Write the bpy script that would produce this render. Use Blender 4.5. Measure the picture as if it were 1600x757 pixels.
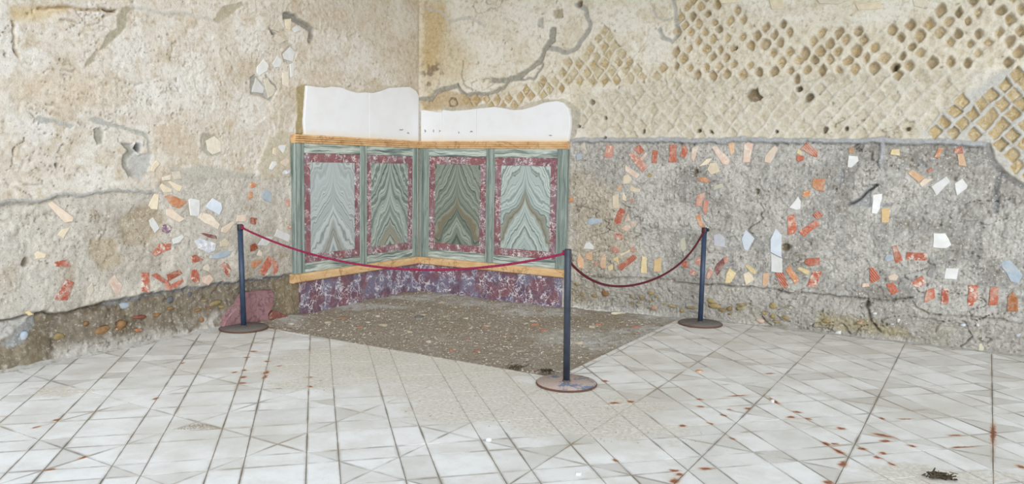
import bpy, bmesh, math, random
import numpy as np
from mathutils import Vector, Matrix

# ------------------------------------------------------------------ clean
for o in list(bpy.data.objects):
    bpy.data.objects.remove(o, do_unlink=True)
scene = bpy.context.scene
COL = scene.collection
random.seed(7)
RNG = np.random.default_rng(11)

# ------------------------------------------------------------------ camera
F_PX, PITCH, ROLL, YAW = 1232.5, 0.09798, 0.01748, 2.10869
CAM = np.array([6.06916, -7.86551, 1.56])
_f = np.array([math.cos(YAW)*math.cos(PITCH), math.sin(YAW)*math.cos(PITCH), -math.sin(PITCH)])
_r = np.array([math.sin(YAW), -math.cos(YAW), 0.0])
_u = np.cross(_r, _f)
_r, _u = math.cos(ROLL)*_r + math.sin(ROLL)*_u, -math.sin(ROLL)*_r + math.cos(ROLL)*_u
cam_data = bpy.data.cameras.new('camera')
cam_data.sensor_width = 36.0
cam_data.lens = F_PX/1600*36
cam_data.clip_end = 200
cam = bpy.data.objects.new('camera', cam_data)
COL.objects.link(cam)
cam.matrix_world = Matrix(((_r[0], _u[0], -_f[0], CAM[0]), (_r[1], _u[1], -_f[1], CAM[1]), (_r[2], _u[2], -_f[2], CAM[2]), (0, 0, 0, 1)))
scene.camera = cam

# ------------------------------------------------------------------ light
world = bpy.data.worlds.new('World'); scene.world = world
world.use_nodes = True
bg = world.node_tree.nodes['Background']
bg.inputs[0].default_value = (0.80, 0.90, 1.0, 1)
bg.inputs[1].default_value = 1.45
sun = bpy.data.lights.new('sun', 'SUN'); sun.energy = 2.25; sun.angle = math.radians(40); sun.color = (1.0, 0.975, 0.935)
sun_o = bpy.data.objects.new('sun', sun); COL.objects.link(sun_o)
sun_o.rotation_euler = Vector((-0.64, 0.76, -0.17)).to_track_quat('-Z', 'Y').to_euler()
vs = scene.view_settings
vs.view_transform = 'Standard'; vs.look = 'None'; vs.exposure = -0.09; vs.gamma = 1.0; vs.use_curve_mapping = False

# ------------------------------------------------------------------ pixel -> place
def ray(p):
    return _f + _r*(p[0]-800)/F_PX - _u*(p[1]-378.5)/F_PX
def PL(p, off=0.0):            # point of the left wall plane: (s, z)
    d = ray(p); q = CAM + d*((off-CAM[0])/d[0]); return (-q[1], q[2])
def PR(p, off=0.0):            # point of the right wall plane: (x, z)
    d = ray(p); q = CAM + d*((-off-CAM[1])/d[1]); return (q[0], q[2])
def PF(p, z=0.0):
    d = ray(p); q = CAM + d*((z-CAM[2])/d[2]); return (q[0], q[1])
def project(P):
    d = np.asarray(P, float)-CAM; z = d@_f
    return np.stack([800+F_PX*(d@_r)/z, 378.5-F_PX*(d@_u)/z], -1), z
ZOOM = {'a': (220, 230, 6.584), 'b': (340, 230, 6.584), 'c': (220, 340, 6.584), 'd': (340, 340, 6.584),
        'e': (0, 340, 3.783), 'f': (0, 160, 3.783), 'g': (230, 0, 3.783), 'h': (880, 190, 5.044), 'i': (1050, 190, 5.044),
        'j': (1220, 190, 5.044), 'k': (1400, 190, 5.045), 'l': (880, 330, 5.044), 'm': (1050, 330, 5.044), 'n': (1220, 330, 5.044),
        'o': (1400, 330, 5.045), 'p': (880, 440, 6.308), 'q': (1100, 440, 6.308), 'r': (1350, 440, 6.308), 't': (200, 430, 5.714),
        'w': (440, 120, 3.783), 'x': (640, 120, 3.785), '0': (0, 0, 1.0)}
def zp(k, pts):
    ox, oy, s = ZOOM[k]; return [(ox+x/s, oy+y/s) for x, y in pts]

# ------------------------------------------------------------------ numpy noise
def vnoise(x, y, seed=0):
    xi = np.floor(x).astype(np.int64); yi = np.floor(y).astype(np.int64)
    fx = x-xi; fy = y-yi
    fx = fx*fx*fx*(fx*(fx*6-15)+10); fy = fy*fy*fy*(fy*(fy*6-15)+10)
    def h(a, b):
        n = (a*374761393 + b*668265263 + seed*1442695041) & 0x7fffffff
        n = ((n ^ (n >> 13))*1274126177) & 0x7fffffff
        n = (n ^ (n >> 16)) & 0xffff
        return n/65535.0
    a = h(xi, yi); b = h(xi+1, yi); c = h(xi, yi+1); d = h(xi+1, yi+1)
    return (a*(1-fx)+b*fx)*(1-fy)+(c*(1-fx)+d*fx)*fy
def fbm(x, y, scale, octv=4, seed=0, gain=0.5):
    t = np.zeros_like(x); amp = 1; tot = 0; f = 1.0/scale
    for i in range(octv):
        t += amp*(vnoise(x*f+17.3*i, y*f-9.1*i, seed+i*7)-0.5)*2; tot += amp; amp *= gain; f *= 2.03
    return t/tot
def sstep(a, b, x):
    t = np.clip((x-a)/(b-a), 0, 1); return t*t*(3-2*t)
def poly_sd(poly, X, Y):       # signed distance, negative inside
    P = np.asarray(poly, float); n = len(P)
    ins = np.zeros(X.shape, bool); dm = np.full(X.shape, 1e9)
    for i in range(n):
        x0, y0 = P[i]; x1, y1 = P[(i+1) % n]
        dx, dy = x1-x0, y1-y0; L = dx*dx+dy*dy+1e-12
        t = np.clip(((X-x0)*dx+(Y-y0)*dy)/L, 0, 1)
        dm = np.minimum(dm, (X-x0-t*dx)**2+(Y-y0-t*dy)**2)
        c = ((y0 > Y) != (y1 > Y)) & (X < (x1-x0)*(Y-y0)/(y1-y0+1e-15)+x0)
        ins ^= c
    dm = np.sqrt(dm); return np.where(ins, -dm, dm)
def line_d(pts, X, Y):
    dm = np.full(X.shape, 1e9)
    for (x0, y0), (x1, y1) in zip(pts[:-1], pts[1:]):
        dx, dy = x1-x0, y1-y0; L = dx*dx+dy*dy+1e-12
        t = np.clip(((X-x0)*dx+(Y-y0)*dy)/L, 0, 1)
        dm = np.minimum(dm, (X-x0-t*dx)**2+(Y-y0-t*dy)**2)
    return np.sqrt(dm)
def lin(c):
    c = np.asarray(c, float)/255.0
    return np.where(c <= 0.04045, c/12.92, ((c+0.055)/1.055)**2.4)
def lin4(c):
    r = lin(c); return (float(r[0]), float(r[1]), float(r[2]), 1.0)

# ------------------------------------------------------------------ materials
class NT:
    def __init__(self, name):
        self.m = bpy.data.materials.new(name); self.m.use_nodes = True
        self.t = self.m.node_tree; self.t.nodes.clear()
        self.out = self.n('ShaderNodeOutputMaterial'); self.b = self.n('ShaderNodeBsdfPrincipled')
        self.l(self.b.outputs[0], self.out.inputs[0])
    def n(self, typ, **kw):
        nd = self.t.nodes.new(typ)
        for k, v in kw.items(): setattr(nd, k, v)
        return nd
    def l(self, a, b): self.t.links.new(a, b)
    def put(self, sock, v):
        if isinstance(v, bpy.types.NodeSocket): self.l(v, sock)
        else: sock.default_value = v
    def coord(self, kind='Object'): return self.n('ShaderNodeTexCoord').outputs[kind]
    def mapping(self, vec, loc=(0, 0, 0), rot=(0, 0, 0), sc=(1, 1, 1), typ='POINT'):
        m = self.n('ShaderNodeMapping', vector_type=typ); self.l(vec, m.inputs[0])
        m.inputs[1].default_value = loc; m.inputs[2].default_value = rot; m.inputs[3].default_value = sc
        return m.outputs[0]
    def noise(self, vec, scale, detail=4, rough=0.55, dist=0.0, out=0):
        nd = self.n('ShaderNodeTexNoise'); self.l(vec, nd.inputs['Vector'])
        nd.inputs['Scale'].default_value = scale; nd.inputs['Detail'].default_value = detail
        nd.inputs['Roughness'].default_value = rough; nd.inputs['Distortion'].default_value = dist
        return nd.outputs[out]
    def voro(self, vec, scale, feature='F1', out='Distance'):
        nd = self.n('ShaderNodeTexVoronoi', feature=feature); self.l(vec, nd.inputs['Vector']); nd.inputs['Scale'].default_value = scale
        return nd.outputs[out]
    def math(self, op, a, b=0.0, c=None, clamp=False):
        nd = self.n('ShaderNodeMath', operation=op, use_clamp=clamp); self.put(nd.inputs[0], a); self.put(nd.inputs[1], b)
        if c is not None: self.put(nd.inputs[2], c)
        return nd.outputs[0]
    def vmath(self, op, a, b=(0, 0, 0), out=0):
        nd = self.n('ShaderNodeVectorMath', operation=op); self.put(nd.inputs[0], a); self.put(nd.inputs[1], b); return nd.outputs[out]
    def ramp(self, fac, stops, interp='LINEAR'):
        nd = self.n('ShaderNodeValToRGB'); cr = nd.color_ramp; cr.interpolation = interp; self.l(fac, nd.inputs[0])
        while len(cr.elements) < len(stops): cr.elements.new(0.5)
        for e, (p, c) in zip(cr.elements, stops):
            e.position = p; e.color = lin4(c) if len(c) == 3 else c
        return nd.outputs[0]
    def step(self, fac, a, b):
        nd = self.n('ShaderNodeMapRange', interpolation_type='SMOOTHSTEP'); self.l(fac, nd.inputs[0])
        nd.inputs[1].default_value = a; nd.inputs[2].default_value = b
        return nd.outputs[0]
    def mix(self, fac, a, b, mode='MIX'):
        nd = self.n('ShaderNodeMix', data_type='RGBA', blend_type=mode)
        self.put(nd.inputs[0], fac); 
        for s, v in ((nd.inputs[6], a), (nd.inputs[7], b)):
            if isinstance(v, bpy.types.NodeSocket): self.l(v, s)
            else: s.default_value = lin4(v)
        return nd.outputs[2]
    def bump(self, h, strength=0.4, dist=0.01, prev=None):
        nd = self.n('ShaderNodeBump'); self.l(h, nd.inputs['Height']); nd.inputs['Strength'].default_value = strength; nd.inputs['Distance'].default_value = dist
        if prev is not None: self.l(prev, nd.inputs['Normal'])
        return nd.outputs[0]
    def done(self, col, rough=0.8, normal=None, spec=0.3, metal=0.0):
        if isinstance(col, bpy.types.NodeSocket): self.l(col, self.b.inputs['Base Color'])
        else: self.b.inputs['Base Color'].default_value = lin4(col)
        self.put(self.b.inputs['Roughness'], rough); self.b.inputs['Specular IOR Level'].default_value = spec; self.b.inputs['Metallic'].default_value = metal
        if normal is not None: self.l(normal, self.b.inputs['Normal'])
        return self.m

def mat_wall(name, grain=1.0):
    t = NT(name); co = t.coord('Object')
    at = t.n('ShaderNodeAttribute', attribute_name='tint').outputs['Color']
    gr = t.n('ShaderNodeAttribute', attribute_name='grit').outputs['Fac']
    n1 = t.noise(co, 24, 7, 0.70); n2 = t.noise(co, 120, 3, 0.7); n3 = t.noise(co, 6, 5, 0.62)
    c = t.mix(t.math('MULTIPLY', t.step(n1, 0.48, 0.68), 0.34), at, (176, 158, 130), 'MULTIPLY')
    c = t.mix(t.math('MULTIPLY', t.step(n3, 0.5, 0.75), 0.18), c, (206, 188, 156), 'MULTIPLY')
    c = t.mix(t.math('MULTIPLY', t.math('SUBTRACT', 1.0, t.step(n1, 0.34, 0.46)), 0.28), c, (240, 237, 230))
    # aggregate showing in the coarse render
    v = t.vmath('ADD', co, t.vmath('MULTIPLY', t.vmath('SUBTRACT', t.noise(co, 40, 2, out=1), (.5, .5, .5)), (0.03, 0.03, 0.03)))
    vo = t.n('ShaderNodeTexVoronoi'); t.l(v, vo.inputs['Vector']); vo.inputs['Scale'].default_value = 52
    sep = t.n('ShaderNodeSeparateColor'); t.l(vo.outputs['Color'], sep.inputs[0])
    dot = t.math('SUBTRACT', 1.0, t.step(vo.outputs['Distance'], 0.25, 0.45))
    lite = t.math('MULTIPLY', t.math('MULTIPLY', dot, t.step(sep.outputs[0], 0.72, 0.78)), t.math('MULTIPLY_ADD', gr, 0.6, 0.05))
    dark = t.math('MULTIPLY', t.math('MULTIPLY', dot, t.step(sep.outputs[1], 0.74, 0.80)), t.math('MULTIPLY_ADD', gr, 0.5, 0.10))
    c = t.mix(lite, c, (232, 228, 220)); c = t.mix(dark, c, (128, 116, 98))
    n4 = t.noise(co, 58, 6, 0.75)
    h = t.math('ADD', t.math('MULTIPLY', n4, 1.0), t.math('ADD', t.math('MULTIPLY', t.math('MULTIPLY', n1, gr), 0.9), t.math('MULTIPLY', lite, 0.3)))
    nb = t.bump(h, 0.75*grain, 0.016)
    return t.done(c, 0.92, nb, 0.12)

def mat_stone(name, c1, c2, scale=30, c3=None, thr=(0.55, 0.62), sc3=22, rough=0.7, bump=0.25, ribs=False, grime=0.0):
    t = NT(name); co = t.coord('Object')
    rnd = t.n('ShaderNodeObjectInfo').outputs['Random']
    n1 = t.noise(co, scale, 5, 0.6)
    c = t.mix(t.step(n1, 0.3, 0.7), c1, c2)
    if c3 is not None:
        n2 = t.noise(co, sc3, 3, 0.65)
        c = t.mix(t.step(n2, *thr), c, c3)
    if ribs:
        w = t.n('ShaderNodeTexWave'); t.l(t.mapping(co, rot=(0, 0.7, 0.2)), w.inputs[0]); w.inputs['Scale'].default_value = 18; w.inputs['Distortion'].default_value = 2
        c = t.mix(t.math('MULTIPLY', t.step(w.outputs[1], 0.75, 0.95), 0.55), c, (225, 190, 165))
    if grime:
        c = t.mix(t.math('MULTIPLY', t.step(t.noise(co, 13, 5, 0.7), 0.46, 0.66), grime), c, (204, 195, 180))
    hs = t.n('ShaderNodeHueSaturation'); t.l(c, hs.inputs['Color'])
    t.l(t.math('MULTIPLY_ADD', rnd, 0.22, 0.89), hs.inputs['Value']); hs.inputs['Saturation'].default_value = 1.0
    return t.done(hs.outputs[0], rough, t.bump(n1, bump, 0.01), 0.3)

M = {}
M['wall'] = mat_wall('weathered_plaster_and_render')
K = {  # fragment kinds
 'brick': ((168, 88, 68), (188, 116, 94), 40, (204, 176, 156), (0.56, 0.72)),
 'brickrib': ((160, 74, 58), (182, 100, 80), 40, None, None),
 'brickdark': ((138, 68, 48), (160, 90, 66), 50, (200, 170, 148), (0.60, 0.75)),
 'redworn': ((164, 82, 62), (182, 106, 86), 50, (210, 196, 182), (0.50, 0.62)),
 'pinkred': ((186, 124, 108), (198, 150, 134), 40, (220, 200, 186), (0.56, 0.68)),
 'pinkpale': ((214, 190, 174), (206, 174, 158), 30, (218, 208, 194), (0.5, 0.62)),
 'pinkcream': ((224, 208, 190), (214, 194, 174), 20, None, None),
 'orange': ((184, 118, 82), (200, 146, 108), 30, (228, 200, 165), (0.6, 0.72)),
 'orangepale': ((216, 182, 150), (208, 166, 130), 30, (220, 204, 182), (0.55, 0.7)),
 'orangebrown': ((158, 96, 54), (172, 112, 68), 30, None, None),
 'ochrepale': ((206, 180, 136), (194, 164, 118), 30, None, None),
 'brown': ((176, 140, 112), (190, 155, 125), 40, None, None),
 'cream': ((226, 214, 190), (216, 200, 172), 25, None, None),
 'yellow': ((224, 206, 158), (212, 190, 140), 25, (230, 218, 190), (0.55, 0.7)),
 'pale': ((218, 210, 194), (206, 196, 178), 25, None, None),
 'white': ((224, 224, 223), (212, 211, 208), 14, None, None),
 'whiteblue': ((212, 219, 226), (200, 208, 218), 14, None, None),
 'bluewhite': ((214, 216, 220), (176, 182, 196), 40, (232, 230, 226), (0.5, 0.6)),
 'bluegrey': ((176, 188, 198), (158, 172, 184), 25, None, None),
 'lilac': ((200, 202, 210), (188, 190, 200), 25, None, None),
 'palegreen': ((204, 200, 180), (190, 188, 168), 25, None, None),
 'greystone': ((160, 158, 156), (140, 137, 132), 30, None, None),
 'purple': ((150, 120, 138), (112, 84, 104), 50, (216, 206, 206), (0.55, 0.62)),
 'maroon': ((112, 62, 62), (146, 98, 96), 50, None, None),
 'breccia': ((232, 222, 206), (222, 206, 186), 40, (208, 128, 92), (0.60, 0.66)),
 'ochrestone': ((166, 148, 106), (144, 126, 88), 40, (184, 176, 152), (0.6, 0.75)),
 'olivestone': ((128, 110, 74), (148, 130, 92), 40, None, None),
 'brownstone': ((150, 118, 82), (128, 96, 64), 40, None, None),
 'redstone': ((138, 86, 70), (120, 72, 60), 40, None, None),
 'darkstone': ((110, 112, 114), (92, 94, 98), 40, None, None),
 'tufa': ((186, 165, 122), (166, 143, 100), 18, (200, 184, 150), (0.50, 0.66)),
}
for k, (c1, c2, s, c3, th) in K.items():
    M[k] = mat_stone('stone_'+k, c1, c2, s, c3, th or (0.5, 0.6), ribs=(k == 'brickrib'), bump=0.5 if k in ('tufa', 'ochrestone') else 0.25,
                     rough=0.45 if k.startswith('white') else 0.8, grime=0.0 if k.startswith('white') or 'stone' in k else 0.5)

# ------------------------------------------------------------------ mesh helpers
def mesh_obj(name, verts, faces, mat, parent=None, smooth=False, recalc=True):
    me = bpy.data.meshes.new(name); me.from_pydata([tuple(v) for v in verts], [], faces)
    if recalc:
        bm = bmesh.new(); bm.from_mesh(me); bmesh.ops.recalc_face_normals(bm, faces=bm.faces); bm.to_mesh(me); bm.free()
    if mat is not None: me.materials.append(mat)
    if smooth: me.polygons.foreach_set('use_smooth', [True]*len(me.polygons))
    o = bpy.data.objects.new(name, me); COL.objects.link(o)
    if parent is not None: o.parent = parent
    return o
def tag(o, label=None, cat=None, group=None, kind=None):
    if label: o['label'] = label
    if cat: o['category'] = cat
    if group: o['group'] = group
    if kind: o['kind'] = kind
    return o
def empty(name, loc=(0, 0, 0), parent=None):
    o = bpy.data.objects.new(name, None); COL.objects.link(o); o.location = loc; o.empty_display_size = 0.1
    if parent is not None: o.parent = parent
    return o
MAPL = lambda a, z, d: (d, -a, z)
MAPR = lambda a, z, d: (a, -d, z)
MAPF = lambda a, b, d: (a, b, d)
def area(p): return 0.5*sum(p[i][0]*p[(i+1) % len(p)][1]-p[(i+1) % len(p)][0]*p[i][1] for i in range(len(p)))
def inset(poly, r):            # shrink towards inside by r (miter, convex-ish)
    if area(poly) < 0: poly = poly[::-1]
    n = len(poly); out = []
    for i in range(n):
        p0 = Vector(poly[i-1]); p1 = Vector(poly[i]); p2 = Vector(poly[(i+1) % n])
        e1 = (p1-p0); e2 = (p2-p1)
        if e1.length < 1e-9 or e2.length < 1e-9: out.append(tuple(p1)); continue
        n1 = Vector((-e1.y, e1.x)).normalized(); n2 = Vector((-e2.y, e2.x)).normalized()
        b = n1+n2; k = b.length_squared
        b = b*(2/max(k, 0.6)) if k > 1e-9 else n1
        out.append(tuple(p1+b*r))
    return out
def prism(name, poly, mp, d0, d1, mat, parent=None, ch=0.004, wob=0.0, tilt=(0, 0)):
    if area(poly) < 0: poly = poly[::-1]
    n = len(poly); cx = sum(p[0] for p in poly)/n; cy = sum(p[1] for p in poly)/n
    top = inset(poly, ch)
    V = []; Fc = []
    def dd(p): return tilt[0]*(p[0]-cx)+tilt[1]*(p[1]-cy)+(random.uniform(-wob, wob) if wob else 0)
    for p in poly: V.append(mp(p[0], p[1], d0))
    for p in poly: V.append(mp(p[0], p[1], d1-ch+dd(p)))
    for p in top: V.append(mp(p[0], p[1], d1+dd(p)))
    for i in range(n):
        j = (i+1) % n
        Fc.append((i, j, n+j, n+i)); Fc.append((n+i, n+j, 2*n+j, 2*n+i))
    Fc.append(tuple(range(2*n, 3*n))); Fc.append(tuple(range(n-1, -1, -1)))
    return mesh_obj(name, V, Fc, mat, parent)
def clip(poly, nx, ny, c):     # keep nx*x+ny*y<=c
    out = []
    for i in range(len(poly)):
        a, b = poly[i], poly[(i+1) % len(poly)]
        da, db = nx*a[0]+ny*a[1]-c, nx*b[0]+ny*b[1]-c
        if da <= 0: out.append(a)
        if (da < 0 < db) or (db < 0 < da):
            t = da/(da-db); out.append((a[0]+t*(b[0]-a[0]), a[1]+t*(b[1]-a[1])))
    return out
def refine(poly, step, jit, rng):     # break straight edges into slightly ragged ones
    out = []
    for i in range(len(poly)):
        a, b = Vector(poly[i]), Vector(poly[(i+1) % len(poly)]); n = max(1, int((b-a).length/step))
        nn = Vector((-(b-a).y, (b-a).x)).normalized() if (b-a).length > 1e-6 else Vector((0, 0))
        for k in range(n):
            p = a+(b-a)*(k/n)
            if k: p = p+nn*rng.uniform(-jit, jit)
            out.append((p.x, p.y))
    return out

# ------------------------------------------------------------------ fragments set in the walls (pixel outlines -> wall plane)
FL = [('a','cream',[(100,240),(115,190),(160,135),(200,170),(150,220),(130,262)]),('a','pale',[(315,255),(400,245),(420,330),(345,335)]),
('a','pale',[(220,310),(310,285),(300,340),(225,345)]),('a','cream',[(285,355),(310,350),(430,405),(405,460),(370,445)]),
('a','cream',[(205,410),(225,375),(330,430),(325,465),(245,470)]),('a','cream',[(90,600),(150,480),(195,490),(180,645),(120,640)]),
('a','orange',[(250,510),(300,490),(480,560),(400,630),(330,610)]),('a','white',[(495,540),(520,528),(605,545),(600,715),(515,705)]),
('a','whiteblue',[(740,525),(670,615),(805,700),(835,640),(830,575)]),('a','pinkcream',[(270,640),(330,635),(455,740),(400,775),(270,700)]),
('c','breccia',[(590,0),(625,-45),(720,-30),(815,70),(795,125),(640,40)]),('c','white',[(100,30),(140,0),(210,110),(160,160),(115,90)]),
('c','purple',[(225,85),(250,72),(310,85),(318,130),(285,170),(225,145)]),('c','white',[(330,225),(430,180),(450,200),(400,260),(340,275)]),
('c','maroon',[(620,165),(645,160),(775,190),(785,222),(700,205)]),('c','bluewhite',[(555,240),(620,215),(780,270),(770,340),(700,370),(600,320)]),
('d','bluegrey',[(-70,420),(-60,390),(60,352),(125,345),(150,375),(100,408),(0,430)]),('c','redworn',[(120,370),(200,270),(315,270),(310,330),(250,350),(150,400)]),
('c','redworn',[(525,400),(570,385),(650,440),(540,475)]),('c','brick',[(110,595),(165,572),(250,630),(245,680),(140,620)]),
('c','brickdark',[(272,590),(400,535),(430,580),(285,660)]),('c','brick',[(255,650),(265,640),(330,720),(310,755),(258,750)]),
('c','brick',[(320,690),(430,630),(445,660),(355,735)]),('c','redworn',[(10,565),(90,570),(88,780),(15,760)]),
('c','redworn',[(530,550),(570,520),(605,590),(605,665),(570,680),(520,640)]),('c','pinkpale',[(630,620),(720,590),(750,640),(700,700),(640,670)]),
('c','pale',[(650,510),(700,480),(720,520),(705,560),(655,540)]),('d','brickdark',[(340,10),(360,0),(412,10),(395,75),(345,65)]),
('b','orange',[(340,372),(360,362),(420,385),(375,420),(340,425)]),('b','orange',[(320,480),(365,460),(365,520),(325,540)]),
('b','bluegrey',[(455,505),(510,440),(560,480),(555,575),(480,540)]),('b','pinkred',[(705,550),(750,535),(755,600),(735,620)]),
('b','white',[(525,225),(560,150),(600,145),(610,180),(555,240)]),('b','pinkcream',[(650,150),(710,110),(740,150),(695,205),(650,175)]),
('b','bluewhite',[(665,270),(690,240),(750,235),(740,270),(680,290)]),('b','white',[(620,0),(640,-20),(700,-20),(690,30),(670,65)]),
('b','cream',[(565,70),(570,10),(600,10),(600,90)]),('d','pinkcream',[(200,40),(210,-15),(295,-30),(295,45)]),
('d','white',[(590,195),(625,120),(755,185),(735,255)]),('d','white',[(415,290),(480,200),(580,205),(515,298)]),
('d','brickdark',[(340,285),(400,265),(425,320),(380,345),(345,355)]),('d','orange',[(345,470),(390,440),(465,435),(440,480),(375,530),(355,515)]),
('d','brick',[(425,570),(530,395),(595,430),(485,605)]),('d','brick',[(575,460),(610,450),(635,500),(620,560),(580,585)]),
('d','redworn',[(25,500),(70,460),(110,480),(135,530),(120,615),(95,590)]),('d','greystone',[(395,600),(470,595),(465,640),(420,640)]),
('d','pinkcream',[(45,150),(50,110),(170,40),(180,60),(90,165)]),('d','cream',[(30,250),(90,220),(135,260),(110,300),(35,305)]),
('d','pale',[(410,390),(440,335),(465,360),(465,410)]),('d','pinkred',[(725,95),(770,90),(765,115),(735,120)]),
('e','redworn',[(320,290),(325,265),(400,250),(420,292)]),('e','redworn',[(322,485),(390,365),(438,385),(395,490)]),
('e','pinkpale',[(648,375),(680,340),(725,400),(705,460),(680,445)]),('e','pale',[(515,420),(545,385),(555,430),(530,475)]),
('e','cream',[(345,105),(370,70),(420,60),(380,125)]),('e','cream',[(205,215),(225,200),(275,215),(265,240),(215,245)]),
('f','pinkcream',[(288,605),(310,585),(435,680),(430,705),(385,712)]),('e','yellow',[(150,560),(175,555),(205,575),(175,582)]),
('g','white',[(650,395),(690,350),(720,385),(710,420),(665,448),(650,430)]),('g','white',[(740,380),(770,330),(800,355),(790,395),(755,400)]),
('g','white',[(805,320),(850,275),(880,310),(865,365),(815,350)]),('g','white',[(625,545),(650,460),(700,520),(695,552)]),
('g','pale',[(690,470),(715,462),(757,540),(745,565),(720,580)]),('g','pale',[(800,430),(835,420),(835,520),(800,500)]),
('g','white',[(845,380),(870,370),(870,450),(850,460)]),('g','pale',[(740,235),(780,215),(820,235),(780,262)]),
('g','pale',[(735,175),(770,110),(790,150),(775,190)]),('g','cream',[(815,115),(850,110),(845,180),(820,170)]),
('g','white',[(855,170),(880,150),(908,180),(870,195)]),('0','pale',[(322,220),(335,213),(345,222),(345,237),(332,242),(325,235)])]
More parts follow.
